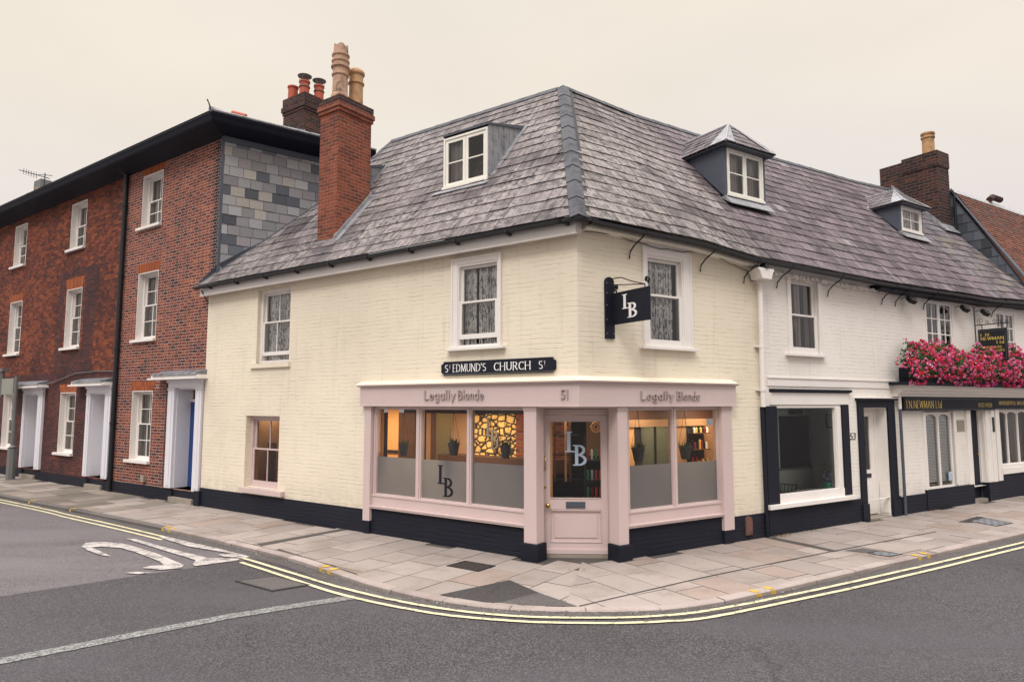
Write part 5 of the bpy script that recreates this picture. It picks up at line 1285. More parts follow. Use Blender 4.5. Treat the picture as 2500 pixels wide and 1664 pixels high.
# hopper head and downpipe
t = thing('downpipe', 'cream hopper head and downpipe between the cream shop and number 53', 'downpipe', FR, (3.68, -.08, 0))
mb = MB(); mb.prism([(3.44, 4.27), (3.82, 4.27), (3.82, 4.235), (3.79, 4.20), (3.75, 4.09), (3.52, 4.09), (3.47, 4.20), (3.44, 4.235)], 'y', -.26, -.04); mb.build('hopper', 'white', t, FR, bev=.01)
mb = MB(); mb.tube([(3.67, -.09, 4.10), (3.67, -.07, 2.05)], .040, 12); 
for z_ in (4.05, 3.0, 2.3): mb.tube([(3.67, -.07, z_), (3.67, -.07, z_ + .05)], .052, 12); mb.box(3.58, 3.76, -.05, 0, z_ + .01, z_ + .03)
mb.build('pipe', 'white', t, FR); mb = MB(); mb.tube([(3.66, -.05, 2.05), (3.69, -.05, .0)], .03, 10); mb.build('lower_pipe', 'navy', t, FR)
mb = MB(); mb.box(3.20, 3.34, -.055, .0, .08, .30); mb.prism([(3.2 + .07 + .07 * math.cos(R(a)), .30 + .06 * math.sin(R(a))) for a in range(0, 181, 20)], 'y', -.055, 0)
o = mb.build('wall_vent', 'ventbrown', None, FR, base=(3.27, 0, .08)); tag(o, 'small arched brick coloured vent block in the black plinth beside the shopfront', 'vent')
rdormer(h53, 4.10, 5.10, .87, 5.86, 6.74, .17, 7.40, .34, 0, 'leaddark', 'creamframe', 1, ('net', [(.0, .45), (.75, 1)]), 'leadlight')

# ================================================================== FLOWER BOX SHOP
hN = thing('white_shop_house', 'long white house with flower filled window box over a black signboard', 'building', FR, (7.75, 0, 0))
mb = MB(); wall_holes(mb, 7.72, 14.1, .33, 4.62, [(8.98, 10.12, 3.30 - .5, 4.26, .05, 0), (12.10, 13.08, 2.8, 4.25, .05, 0), (8.74, 9.86, .41, 1.95, .08, 0), (10.55, 11.20, 0, 1.96, .16, 0), (11.83, 14.05, .66, 1.97, .10, 0)])
mb.build('wall', 'white_wall', hN, FR)
mb = MB(); mb.box(7.62, 7.80, -.05, .2, -.05, .33); mb.box(7.80, 8.60, -.03, .2, -.05, .34); mb.box(8.60, 10.52, -.045, .2, -.05, .40); mb.box(11.16, 11.60, -.06, .2, -.05, .39); mb.box(11.60, 14.1, -.035, .2, -.05, .52); mb.build('plinth', 'navy_wall', hN, FR)
mb = MB(); mb.box(7.46, 14.2, -.38, .02, 2.455, 2.515); mb.build('ledge', 'navy', hN, FR)
pr = [(0, 2.24), (.10, 2.24), (.11, 2.29), (.16, 2.30), (.17, 2.345), (.22, 2.355), (.24, 2.40), (.29, 2.41), (.30, 2.453), (0, 2.453)]
mb = MB(); sweep(mb, [WR(7.60), WR(14.2)], pr); mb.build('cornice', 'white', hN, FW)
mb = MB(); mb.box(7.79, 11.49, -.11, .0, 1.965, 2.225); sgn = mb.build('signboard', 'navy', hN, FR)
mb = MB(); 
for q in ((7.85, 11.45, 1.985, 1.989), (7.85, 11.45, 2.195, 2.199)): mb.box(q[0], q[1], -.112, -.108, q[2], q[3])
mb.build('rule', 'metalgrey', sgn, FR)
mb = MB(); write(mb, 'I.N.NEWMAN Ltd', 7.88, 2.015, .145, -.111, width=1.34, hw=.055, ht=.02, serif=.1); mb.build('lettering', 'gold', sgn, FR); mb = MB(); write(mb, '01722 413136', 10.78, 2.03, .085, -.111, width=.62, hw=.05, ht=.03); mb.build('lettering', 'gold', sgn, FR)
mb = MB(); mb.box(11.52, 14.1, -.10, .0, 1.985, 2.225); sg2 = mb.build('signboard', 'navy', hN, FR); mb = MB(); write(mb, 'MONUMENTAL MASON', 11.77, 2.075, .085, -.101, width=1.32, hw=.06, ht=.025); mb.build('lettering', 'gold', sg2, FR)
def leadlight_win(x0, x1, z0, z1, y, n, sx=.045, cross=()):
    """tall lights with arched heads"""
    mb = MB(); W_ = (x1 - x0) / n; g_ = MB()
    for k in range(n + 1): xx = x0 + W_ * k; mb.box(max(x0 - .02, xx - sx / 2), min(x1 + .02, xx + sx / 2), y - .03, y + .03, z0, z1)
    for k in range(n):
        a, b = x0 + W_ * k + sx / 2, x0 + W_ * (k + 1) - sx / 2; c = (a + b) / 2; r_ = (b - a) / 2; hgt = .12
        A = [(c - r_ * math.cos(R(q)), z1 - hgt + hgt * .85 * math.sin(R(q)) ** .8) for q in range(0, 181, 18)]
        for p, q in zip(A, A[1:]): mb.prism([(p[0], p[1]), (q[0], q[1]), (q[0], z1 + .0), (p[0], z1 + .0)], 'y', y - .02, y + .02)
        g_.face([(a, y, z0), (b, y, z0), (b, y, z1), (a, y, z1)])
    mb.box(x0 - .02, x1 + .02, y - .04, y + .03, z1, z1 + .03); mb.box(x0 - .02, x1 + .02, y - .035, y + .03, z0 - .03, z0)
    w_ = mb.build('window', 'white', hN, FR, bev=.002); g_.build('glass', 'glass', w_, FR, recalc=False); interior(w_, FR, x0, x1, z0, z1, y + .05, .7); return w_
w_ = leadlight_win(8.79, 9.80, .44, 1.90, .045, 2)
mb = MB()
for k in range(46): z_ = .52 + k * .030; mb.prism([(.085, z_), (.093, z_ + .023), (.095, z_ + .023), (.087, z_)], 'x', 8.80, 9.79)
mb.build('blind', 'blind', w_, FR)
for q in ((8.64, 8.745, -.02, .02, .40, 1.93), (9.86, 9.93, -.03, .02, .42, 1.93), (10.38, 10.56, -.04, .04, .36, 1.96), (11.46, 11.62, -.05, .03, .39, 1.96), (11.66, 11.84, -.06, .04, .40, 1.98), (11.25, 11.46, -.03, .03, .39, 1.96)):
    mb = MB(); mb.box(*q); mb.build('pilaster', 'white', hN, FR, bev=.004)
mb = MB(); mb.box(10.02, 10.33, -.012, .0, 1.52, 1.755); o = mb.build('plaque', 'stone', hN, FR)
mb = MB(); mb.box(9.62, 9.74, .02, .03, .52, .70); mb.build('sticker', 'paleblue', w_, FR)
w_ = leadlight_win(11.86, 14.02, .75, 1.93, .05, 4); mb = MB(); mb.box(11.80, 14.1, -.06, .02, .53, .66) ; mb.box(11.80, 14.1, -.03, .04, .66, .73); mb.build('sill', 'white', w_, FR, bev=.003)
curtain(w_, FR, 11.86, 14.02, .75, 1.93, .22, ('curtain', [(.42, .8)]))
t = thing('display_urn', 'pale green rounded memorial piece behind the arched window lights', 'ornament', FR, (12.35, .35, .72)); mb = MB(); mb.lathe([(.12, .72), (.17, .78), (.18, .95), (.15, 1.06), (.06, 1.12), (.05, 1.2)], 12.48, .35, 18); mb.build('body', 'mirror', t, FR, smooth=True)
mb = MB(); mb.box(10.56, 11.19, .11, .15, .05, 1.95); mb.box(10.75, 11.05, .10, .12, .25, .85); mb.box(10.75, 11.05, .10, .12, 1.05, 1.8); dn_ = mb.build('door', 'navy', hN, FR)
mb = MB(); mb.lathe([(.03, 0), (.03, .02), (.012, .03)], 0, 0, 12); mb.build('handle', 'brass', dn_, FR @ Matrix.Translation((11.10, .11, 1.0)) @ Matrix.Rotation(R(90), 4, 'X'))
mb = MB(); mb.box(11.19, 11.22, .0, .16, .05, 1.95); mb.box(11.16, 11.19, .07, .16, .05, 1.95); mb.build('door_frame', 'white', hN, FR)
mb = MB(); mb.box(10.5, 11.25, -.02, .4, -.05, .06); mb.build('step', 'stone', hN, FR)
mb = MB(); mb.box(11.50, 11.58, -.065, -.03, 1.48, 1.80); mb.build('bell_pull', 'black', hN, FR)
casement(hN, FR, 8.98, 10.12, 2.85, 4.26, .01, 2, 2, 4, fm='white', fw=.05, outer=.03, bar=.025, cur=('net', [(.05, .2), (.55, .75)]))
casement(hN, FR, 12.10, 13.08, 2.85, 4.25, .01, 2, 2, 4, fm='white', fw=.045, outer=.03, bar=.025, cur=('net', [(.3, .5), (.8, .98)]))
mb = MB(); slates(mb, mpR, [(7.75, 0), (14.14, 0), (14.14, SLlen), (7.75, SLlen)], 7.5, 14.3, -.02, SLlen, .272, .33, .0135, colR, rnd=rnd); mb.build('roof', 'slateR', hN, FW, recalc=False)
mb = MB(); mb.face([WR(7.75, 2.81, rz - .03 + sagR(7.75)), WR(14.1, 2.81, rz - .03 + sagR(14)), WR(14.1, 6.5, 4.5), WR(7.75, 6.5, 4.5)]); mb.build('roof', 'slateR', hN, FW)
ridgeR(7.76, 13.6, hN)
mb = MB(); gutR(mb, 7.74, 14.1)
for x in (7.9, 8.95, 11.95): bracket(mb, x)
mb.build('gutter', 'black', hN, FW)
mb = MB(); gutR(mb, 7.0, 14.1, pr=[(.22, 4.43), (.22, 4.53), (-.02, 4.53), (-.02, 4.43)]); mb.build('fascia_board', 'navy', hN, FW)
rdormer(hN, 10.48, 11.38, 1.14, 6.16, 6.76, .16, 7.28, .36, 0, 'leaddark', 'white', 2, ('lace', [(.0, 1)]), 'leadlight')
chr_ = stack(hN, FR, 13.56, 14.16, 1.70, 3.25, 6.6, 8.86, 'brickR', [])
mb = MB(); mb.box(13.54, 14.18, 1.68, 2.62, 8.86 - .35, 8.93); mb.build('cap', 'brickR', chr_, FR)
mb = MB(); mb.lathe([(.17, 8.9), (.155, 8.96), (.15, 9.42), (.175, 9.45), (.175, 9.49), (.15, 9.51), (.18, 9.56), (.175, 9.60), (.14, 9.61)], 13.93, 2.07, 20); mb.build('chimney_pot', 'terracotta', chr_, FR)
mb = MB(); mb.prism([(1.62, 6.74), (1.70, 6.78), (2.9, 8.14), (2.9, 8.28), (1.70, 6.95)], 'x', 13.48, 13.558); mb.prism([(1.55, 6.66), (1.70, 6.84), (1.70, 6.92), (1.5, 6.66)], 'x', 13.45, 14.25); mb.build('flashing', 'leadlight', chr_, FR)
mb = MB(); mb.tube([(14.17, 1.6, 6.8), (14.17, 1.6, 7.75)], .03, 8); mb.build('soil_pipe', 'black', hN, FR)
mb = MB(); rc = random.Random(3); P_ = []
for k in range(80):
    x = .1 + k * .17; P_.append(WR(x, -.05 - .02 * math.sin(k * .9), 4.43 + sagR(x) + .03 * math.sin(k * .55) - .01 * (k % 3)))
mb.tube(P_, .006, 4); o = mb.build('wall_cable', 'black', None, FW, base=tuple(P_[0])); tag(o, 'thin black cable sagging along the wall under the right hand eaves', 'cable')
# floodlights under the eaves
def flood(x, z, label):
    t = thing('floodlight', label, 'floodlight', FR, (x, -.02, z), 'small black floodlights under the eaves')
    mb = MB(); T_ = Matrix.Translation((x, -.2, z)) @ Matrix.Rotation(R(-35), 4, 'X') @ Matrix.Rotation(R(14), 4, 'Y')
    mb.prism([(-.085, -.06), (.085, -.06), (.105, .06), (-.105, .06)], 'y', -.04, .05, 0, None, T_); mb.build('housing', 'black', t, FR, bev=.006)
    mb = MB(); mb.tube([(x, 0, z + .05), (x, -.12, z + .09), (x, -.19, z + .02)], .008, 6); mb.build('arm', 'black', t, FR)
flood(8.12, 4.13, 'small black floodlight left of the first many paned upstairs window')
flood(10.27, 4.12, 'small black floodlight right of the first many paned upstairs window')
flood(11.18, 4.10, 'small black floodlight between the ironwork sign and the second window')
t = thing('downpipe', 'slim dark downpipe beside the black doorway of number 53', 'downpipe', FR, (7.68, -.07, 0))
mb = MB(); mb.tube([(7.70, -.08, 2.0), (7.70, -.08, .0)], .028, 8); mb.build('pipe', 'leaddark', t, FR); mb = MB(); mb.tube([(7.70, -.08, 2.44), (7.70, -.08, 2.0)], .032, 8); mb.build('offset', 'white', t, FR)
mb = MB(); rl = random.Random(6)
for k in range(150):
    x = 3.8 + abs(rl.gauss(0, .55)) if k < 110 else rl.uniform(-.3, 9); y = -.05 - abs(rl.gauss(0, .05)); a = rl.uniform(0, 6.3); q = rl.uniform(.008, .02)
    p = WR(x, y, .006 + rl.uniform(0, .012)); u_ = Vector((math.cos(a), math.sin(a), rl.uniform(-.4, .4))) * q; v_ = Vector((-math.sin(a), math.cos(a), rl.uniform(-.4, .4))) * q * .6
    mb.face([p - u_, p - v_, p + u_, p + v_], 0, rl.choice([(.16, .09, .035), (.10, .06, .03), (.22, .14, .05), (.05, .07, .02)]))
tag(mb.build('fallen_leaves', 'petal', None, FW, recalc=False), kind='stuff')
mb = MB(); rl = random.Random(16)
for k in range(900):
    i_ = rl.randrange(len(KS) - 1); a = Vector(KS[i_]); b = Vector(KS[i_ + 1]); p = a.lerp(b, rl.random()); d_ = (b - a).normalized(); n_ = Vector((d_.y, -d_.x)); off = abs(rl.gauss(0, .09)) + .01; p = p + n_ * off
    z_ = zr(p.x, p.y) + .013; q = rl.uniform(.004, .012); a_ = rl.uniform(0, 6.3); u_ = Vector((math.cos(a_), math.sin(a_), .3)) * q; v_ = Vector((-math.sin(a_), math.cos(a_), .2)) * q
    g_ = rl.uniform(.5, 1.3); mb.face([(p.x - u_.x, p.y - u_.y, z_), (p.x - v_.x, p.y - v_.y, z_ + .004), (p.x + u_.x, p.y + u_.y, z_ + .006), (p.x + v_.x, p.y + v_.y, z_)], 0, rl.choice([(.16 * g_, .14 * g_, .12 * g_), (.05, .045, .04), (.13, .09, .04), (.3 * g_, .28 * g_, .26 * g_)]))
tag(mb.build('gutter_grit', 'petal', None, FW, recalc=False), kind='stuff')
# window box
t = thing('window_box', 'long dark window box overflowing with red and pink geraniums', 'window box', FR, (10.8, -.2, 2.52))
mb = MB(); mb.box(7.84, 14.1, -.36, -.02, 2.52, 2.80); mb.build('box', 'navy', t, FR, bev=.004)
mb = MB(); mf = MB(); rf = random.Random(12)
def top(x):
    return 3.26 - max(0, 8.05 - x) * .75 + .07 * math.sin(x * 1.7 + .5) + .07 * math.sin(x * 4.3) + .05 * math.sin(x * 9)
for k in range(12000):
    x = rf.uniform(7.52, 14.2); tz = top(x); z_ = 2.58 + (tz - 2.60) * rf.random() ** .75; bul = .28 * math.sin(max(.05, min(1, (z_ - 2.50) / (tz - 2.5))) * math.pi) ** .6
    pass
    y = -.28 - bul * rf.uniform(.3, 1); y += (1 - min(1, (tz - z_) * 3)) * rf.uniform(0, .25)
    s_ = rf.uniform(.014, .032); u_ = Vector((rf.uniform(-1, 1), rf.uniform(-.6, .6), rf.uniform(-1, 1))).normalized() * s_; v_ = u_.cross(Vector((rf.uniform(-.5, .5), 1, rf.uniform(-.5, .5)))).normalized() * s_
    p = Vector((x, y, z_)); g_ = rf.uniform(.5, 1.5); c = (.028 * g_, .085 * g_, .018 * g_) if rf.random() < .75 else (.10, .16, .04)
    mb.face([p - u_, p - v_, p + u_, p + v_], 0, c)
cols = [(.58, .008, .02), (.62, .012, .05), (.64, .02, .12), (.66, .045, .20), (.70, .10, .27), (.74, .24, .38), (.46, .006, .015), (.62, .02, .012)]
for k in range(1150):
    x = rf.uniform(7.42, 14.2); tz = top(x) + rf.uniform(-.02, .10); z_ = 2.60 + (tz - 2.60) * rf.random() ** .8
    if rf.random() < .13: z_ = rf.uniform(2.46, 2.64)
    bul = .33 * math.sin(max(.05, min(1, (z_ - 2.48) / (tz - 2.48))) * math.pi) ** .6; y = -.30 - bul * rf.uniform(.65, 1.02) + (1 - min(1, (tz - z_) * 3)) * rf.uniform(0, .3)
    c = Vector(cols[int((rf.random() * .6 + .4 * (.5 + .5 * math.sin(x * 5 + z_ * 9))) * 7.99)]); cen = Vector((x, y, z_)); rad = rf.uniform(.028, .052)
    for q in range(rf.randint(16, 26)):
        d = Vector((rf.gauss(0, 1), rf.gauss(0, 1) - .5, rf.gauss(0, .8))).normalized(); p = cen + d * rad * rf.uniform(.5, 1); s_ = rf.uniform(.009, .017)
        u_ = d.cross(Vector((rf.uniform(-1, 1), rf.uniform(-1, 1), 1))).normalized() * s_; v_ = d.cross(u_).normalized() * s_; cc = c * rf.uniform(.75, 1.2)
        if rf.random() < .03: cc = Vector((.8, .55, .62))
        mf.face([p - u_, p - v_ * .8, p + u_ * .8, p + v_], 0, tuple(min(.85, v) for v in cc))
tag(mb.build('foliage', 'green', t, FR, recalc=False), kind='stuff'); tag(mf.build('flowers', 'petal', t, FR, recalc=False), kind='stuff')
# hanging sign of the flower box shop
t = thing('hanging_sign', 'black hanging board with gold serif lettering on scrolled ironwork above the geraniums', 'hanging sign', FR, (11.1, 0, 3.0), 'signs hung from iron brackets')
mb = MB(); mb.box(11.085, 11.115, -.61, -.06, 3.02, 3.73); bd = mb.build('board', 'black', t, FR, bev=.004)
TS = Matrix.Translation((11.0835, 0, 0)) @ Matrix.Rotation(R(-90), 4, 'Z')        # local x -> outward
mb = MB()
for q in ((.09, .58, 3.685, 3.69), (.09, .58, 3.055, 3.06)): mb.face([TS @ Vector((q[0], 0, q[2])), TS @ Vector((q[1], 0, q[2])), TS @ Vector((q[1], 0, q[3])), TS @ Vector((q[0], 0, q[3]))])
for a, b in ((.09, .094), (.576, .58)): mb.face([TS @ Vector((a, 0, 3.055)), TS @ Vector((b, 0, 3.055)), TS @ Vector((b, 0, 3.69)), TS @ Vector((a, 0, 3.69))])
mb.build('rule', 'metalgrey', bd, FR, recalc=False)
for tx, x_, z_, w_, h_ in (('I. N.', .11, 3.575, .19, .055), ('NEWMAN', .11, 3.485, .44, .065), ('Ltd', .41, 3.395, .14, .062), ('FUNERAL', .12, 3.30, .40, .05), ('DIRECTORS', .12, 3.225, .43, .05)): mb = MB(); write(mb, tx, x_, z_, h_, -.001, width=w_, hw=.07, ht=.03, serif=.1, T=TS); mb.build('lettering', 'gold', bd, FR, recalc=False)
mb = MB(); mb.box(11.085, 11.115, -.012, .0, 3.3, 4.24); mb.box(11.09, 11.11, -.66, .0, 3.82, 3.84); 
for y_ in (-.14, -.52): mb.tube([(11.1, y_, 3.83), (11.1, y_, 3.72)], .008, 5)
def spiral(cx, cz, r0, turns, dr, x, n=22, s=1, a0=0): return [(x, cx + s * (r0 * (1 - k / n * .85)) * math.cos(a0 + k / n * turns * 6.283), cz + (r0 * (1 - k / n * .85)) * math.sin(a0 + k / n * turns * 6.283)) for k in range(n + 1)]
for cy, r_, s in ((-.12, .075, 1), (-.24, .045, -1), (-.40, .05, 1), (-.50, .04, -1), (-.62, .035, 1)): mb.tube(spiral(cy, 3.84 + r_, r_, 1.6, 0, 11.1, s=s, a0=-1.57), .005, 5)
mb.build('bracket', 'black', t, FR)
# ================================================================== SIGNS ON THE CORNER SHOP
t = thing('hanging_sign', 'black flag shaped sign with white interlaced monogram bolted beside the upper window', 'hanging sign', FR, (.54, 0, 3.0), 'signs hung from iron brackets')
mb = MB(); A = [(.46, 2.99), (.625, 2.99), (.625, 3.77)] + [(.5425 + .0825 * math.cos(R(a)), 3.77 + .08 * math.sin(R(a))) for a in range(20, 180, 20)] + [(.46, 3.77)]
mb.prism(A, 'y', -.03, -.001); bp = mb.build('back_plate', 'navy', t, FR, bev=.004)
mb = MB()
for x_ in (.482, .602):
    for z_ in (3.06, 3.25, 3.45, 3.62, 3.76): mb.lathe([(.011, 0), (.010, .007), (.003, .010)], 0, 0, 8) if False else mb.box(x_ - .009, x_ + .009, -.038, -.03, z_ - .009, z_ + .009)
mb.build('bolts', 'metalgrey', bp, FR, bev=.003)
mb = MB(); mb.box(.585, .605, -.76, -.03, 3.18, 3.62) ; bd = mb.build('board', 'navy', t, FR, bev=.002)
TS = Matrix.Translation((.584, 0, 0)) @ Matrix.Rotation(R(-90), 4, 'Z')
mb = MB(); monogram(mb, .235, .535, 3.245, 3.575, -.001, th=.006, T=TS); mb.build('lettering', 'letterwhite', bd, FR, recalc=True)
mb = MB(); mb.tube([(.6, -.03, 3.74), (.6, -.66, 3.66)], .008, 6); mb.tube([(.6, -.03, 3.83), (.6, -.2, 3.82), (.6, -.4, 3.74), (.6, -.66, 3.66)], .008, 6)
mb.tube([(.6, y_, z_) for _, y_, z_ in spiral(-.70, 3.715, .05, .9, 0, 0, s=-1, a0=-1.2)], [.013 + .010 * (k / 22) for k in range(23)], 7); mb.tube([(.6, y_, z_) for _, y_, z_ in spiral(-.10, 3.69, .045, .9, 0, 0, s=1, a0=-1.6)], [.012 + .010 * (k / 22) for k in range(23)], 7)
mb.tube([(.6, -.66, 3.66), (.6, -.66, 3.61)], .008, 6); mb.tube([(.6, -.1, 3.66), (.6, -.1, 3.61)], .008, 6); mb.build('bracket', 'black', t, FR)
t = thing('street_sign', 'long black street name sign with white serif capitals under the upstairs window', 'street sign', FL, (-1.36, 0, 2.52))
def plate(x0, x1, z0, z1, n): return [(x0 + n, z0), (x1 - n, z0), (x1 - n, z0 + n * .55), (x1, z0 + n), (x1, z1 - n), (x1 - n, z1 - n * .55), (x1 - n, z1), (x0 + n, z1), (x0 + n, z1 - n * .55), (x0, z1 - n), (x0, z0 + n), (x0 + n, z0 + n * .55)]
mb = MB(); mb.prism(plate(-2.385, -.335, 2.525, 2.735, .045), 'y', -.035, .0); pl = mb.build('plate', 'navy', t, FL, bev=.004)
mb = MB(); mb.prism(plate(-2.37, -.35, 2.538, 2.545, .003), 'y', -.038, -.035); mb.build('rim', 'metalgrey', pl, FL)
kw = dict(hw=.058, ht=.024, serif=.085)
for parts_ in ((('S', -2.305, 2.575, .112, None), ('T', -2.225, 2.635, .05, None), ('.', -2.215, 2.61, .06, None)), (("EDMUND'S", -2.15, 2.575, .115, .63),), (('CHURCH', -1.375, 2.575, .115, .64),), (('S', -.60, 2.575, .112, None), ('T', -.52, 2.635, .05, None), ('.', -.50, 2.61, .06, None))):
    mb = MB()
    for tx, x_, z_, h_, w_ in parts_: write(mb, tx, x_, z_, h_, -.0365, width=w_, **kw)
    mb.build('lettering', 'letterwhite', pl, FL, recalc=False)

# ================================================================== TILED HOUSE BEYOND
hT = thing('tiled_house', 'house at the far right with steep orange clay tiled roof and slate hung gable', 'building', FR, (14.2, 0, 0))
mb = MB(); mb.box(14.16, 26, .02, 6, 0, 4.9); mb.build('wall', 'white_wall', hT, FR)
for x_ in (15.6, 18.2):
    for z_ in (.95, 3.0): sash(hT, FR, x_, x_ + .9, z_, z_ + 1.25, -.06, 2, 2, 2, room=.05, cur=('net', [(0, 1)]), cury=.06)
mb = MB(); mb.box(14.16, 26, -.02, .02, -.05, .45); mb.build('plinth', 'navy_wall', hT, FR)
TE = Vector((0, -.15, 4.74)); TSl = Vector((0, 1.82, 3.18)); TSn = TSl.normalized(); TN = Vector((0, -TSn.z, TSn.y))
rt_ = random.Random(9)
def colT(u, v):
    b_ = Vector((.20, .062, .032)) * rt_.uniform(.55, 1.2)
    if rt_.random() < .25: b_ = Vector((.16, .06, .035))
    if v > 2.3 and rt_.random() < .5: b_ = Vector((.12, .055, .04))
    return tuple(b_)
mb = MB(); slates(mb, lambda u, v, h: WR(u, *(TE + TSn * v + TN * h).yz), [(14.28, 0), (19.5, 0), (19.5, TSl.length), (14.28, TSl.length)], 14.2, 19.6, 0, TSl.length, .095, .16, .014, colT, rnd=rt_, jit=.003)
mb.face([WR(14.28, *(TE + TSl).yz), WR(26, *(TE + TSl).yz), WR(26, 5, 4.5), WR(14.28, 5, 4.5)], 0, (.2, .08, .05)); mb.build('roof', 'tile', hT, FW, recalc=False)
mb = MB(); mb.prism([(-.02, 4.6), (.30, 5.32), (1.75, 7.90), (3.4, 5.0)], 'x', 14.22, 14.3); mb.prism([(-.15, 4.70), (1.67, 7.88), (1.72, 7.98), (-.2, 4.72)], 'x', 14.16, 14.34)
mb.build('gable', 'leaddark', hT, FR)
mb = MB(); cl2 = lambda u, v: tuple(Vector((.075, .085, .10)) * rt_.uniform(.5, 1.5))
slates(mb, lambda u, v, h: WR(14.215 - h, u, v), [(-.02, 4.6), (3.4, 5.0), (1.75, 7.84), (.30, 5.28)], -.2, 3.4, 4.6, 7.9, .26, .30, .012, cl2, rnd=rt_); mb.build('hung_slates', 'slateH', hT, FW, recalc=False)
mb = MB(); vtiles(WR(14.2, *(TE + TSl).yz), WR(19.5, *(TE + TSl).yz), -(FR.to_3x3() @ TSn), sRb, .14, 14, over=.01, mbx=mb); mb.box; mb.build('ridge_tiles', 'tile', hT, FW)
mb = MB(); mb.tube([WR(16.3, 1.62, 7.98), WR(16.6, 1.67, 8.12), WR(17.1, 1.67, 8.12)], .09, 10); mb.build('ridge_end', 'brickK', hT, FW)

# ================================================================== RED BRICK TERRACE
def red_window(root, x0, x1, z0, z1, rt, rb, arch_m='arch', arch=True, ah=.22, sl=.12, cur=None):
    mb = MB(); y0, d = .02, .17
    mb.box(x0 - .001, x0 + .015, y0 - .004, y0 + d, z0, z1); mb.box(x1 - .015, x1 + .001, y0 - .004, y0 + d, z0, z1); mb.box(x0 + .015, x1 - .015, y0 - .004, y0 + d, z1 - .02, z1 + .001)
    mb.box(x0 - .13, x1 + .03, y0 - .075, y0 + d, z0 - .065, z0 + .001)
    rv = mb.build('window_reveal', 'white', root, FL, bev=.003)
    w_ = sash(root, FL, x0 + .015, x1 - .015, z0, z1 - .02, y0 + d - .03, 2, rt, rb, fm='white', fw=.035, bar=.020, wide=.035, room=.5, cur=cur or ('net', [(0, .32), (.75, 1)]), meet=.52)
    if arch:
        mb = MB(); mb.prism([(x0 - .01, z1 + .0), (x1 + .01, z1), (x1 + .12, z1 + ah), (x0 - .12, z1 + ah)], 'y', y0 - .004, y0 + .03); mb.build('window_arch', arch_m, root, FL)
def red_door(root, x0, x1, zt, zb, leafm, ox0, ox1, corn, dep=.42, fan=False, handle=True):
    mb = MB(); 
    for a, b in ((x0, ox0), (ox1, x1)):
        mb.box(a, b, -.045, .02, zb, zt - .14); mb.box(a + (b - a) * .3, b - (b - a) * .3, -.058, -.04, zb + .05, zt - .2); mb.box(a - .012, b + .012, -.058, .02, zt - .16, zt - .12)
    mb.box(x0, x1, -.045, .02, zt - .12, zt); mb.box(x0 - .03, x1 + .03, -.07, .02, zt - .0, zt + .06)
    mb.box(ox0 - .0, ox0 + .02, .02, dep + .05, zb, zt - .12); mb.box(ox1 - .02, ox1, .02, dep + .05, zb, zt - .12); mb.box(ox0 + .02, ox1 - .02, .02, dep + .05, zt - .15, zt - .12)
    if fan: mb.box(ox0 + .02, ox1 - .02, dep - .02, dep + .03, zt - .42, zt - .36)
    fr_ = mb.build('door_surround', 'door_white', root, FL, bev=.003)
    mb = MB(); mb.box(corn[0], corn[1], -.28, .02, zt + .06, zt + .10); mb.box(corn[0] + .05, corn[1] - .03, -.22, .02, zt + .10, zt + .15); mb.build('hood', 'white', fr_, FL, bev=.004)
    mb = MB(); mb.prism([(.02, zt + .151), (-.26, zt + .151), (-.24, zt + .19), (.02, zt + .27)], 'x', corn[0] + .12, corn[1] - .04); mb.build('hood_lead', 'lead', fr_, FL)
    mb = MB(); mb.box(ox0 + .02, ox1 - .02, dep, dep + .045, zb, (zt - .42) if fan else (zt - .15))
    for k in range(3): z_ = zb + .12 + k * .62; mb.box(ox0 + .10, ox1 - .10, dep - .008, dep + .0, z_, z_ + .5)
    d_ = mb.build('door', leafm, root, FL, bev=.003)
    if handle: mb = MB(); mb.box(ox1 - .12, ox1 - .08, dep - .03, dep, 1.0, 1.10); mb.build('handle', 'black', d_, FL)
    mb = MB(); mb.box(ox0 - .04, ox1 + .04, -.06, dep + .1, -.08, .02 + (zb - .3) * .6 if zb > .3 else .10); mb.build('step', 'stone', root, FL)
    mb = MB(); mb.box(ox0 - .0, ox1, .03, dep + .05, .0, zb); mb.build('step', 'navy', root, FL)
ROWS = [(6.335, 7.625, 1, 2), (3.61, 5.215, 2, 2), (.80, 2.40, 2, 2)]
def red_house(label, xa, xb, wx0, wx1, dx, wallm, lowm, pz, openh):
    root = thing('brick_terrace_house', label, 'building', FL, (xb, .02, 0), 'red brick terrace houses')
    holes = [(wx0, wx1, a, b, .17, 0) for a, b, _, _ in ROWS] + [openh]
    mb = MB(); zsplit = 2.95
    up_ = [h for h in holes if h[2] > zsplit]; lo = [h for h in holes if h[2] < zsplit]
    wall_holes(mb, xa, xb, zsplit, 7.95, up_, .02, 0); wall_holes(mb, xa, xb, pz, zsplit, lo, .02, 1)
    mb.build('wall', [wallm, lowm], root, FL)
    mb = MB(); x = xa
    spans = [(xa, openh[0]), (openh[1], xb)] 
    for a, b in spans: mb.box(a, b, -.01, .2, -.15, pz)
    mb.build('plinth', 'navy_wall', root, FL)
    return root
hA_ = red_house('three storey red brick house with pale pointing and slate hung flank beside the cream shop', -12.9, -8.72, -12.15, -11.20, None, 'brickA', 'brickA', .255, (-10.13, -9.30, .28, 2.46, .45, 0))
for z0, z1, rt, rb in ROWS: red_window(hA_, -12.15, -11.20, z0, z1, rt, rb, ah=.22 if z1 < 6 else .20)
red_door(hA_, -10.40, -9.04, 2.56, .28, 'blue', -10.13, -9.28, (-10.88, -8.90), dep=.33, fan=True)
mb = MB(); rq = random.Random(4); z_ = 4.4; k = 0
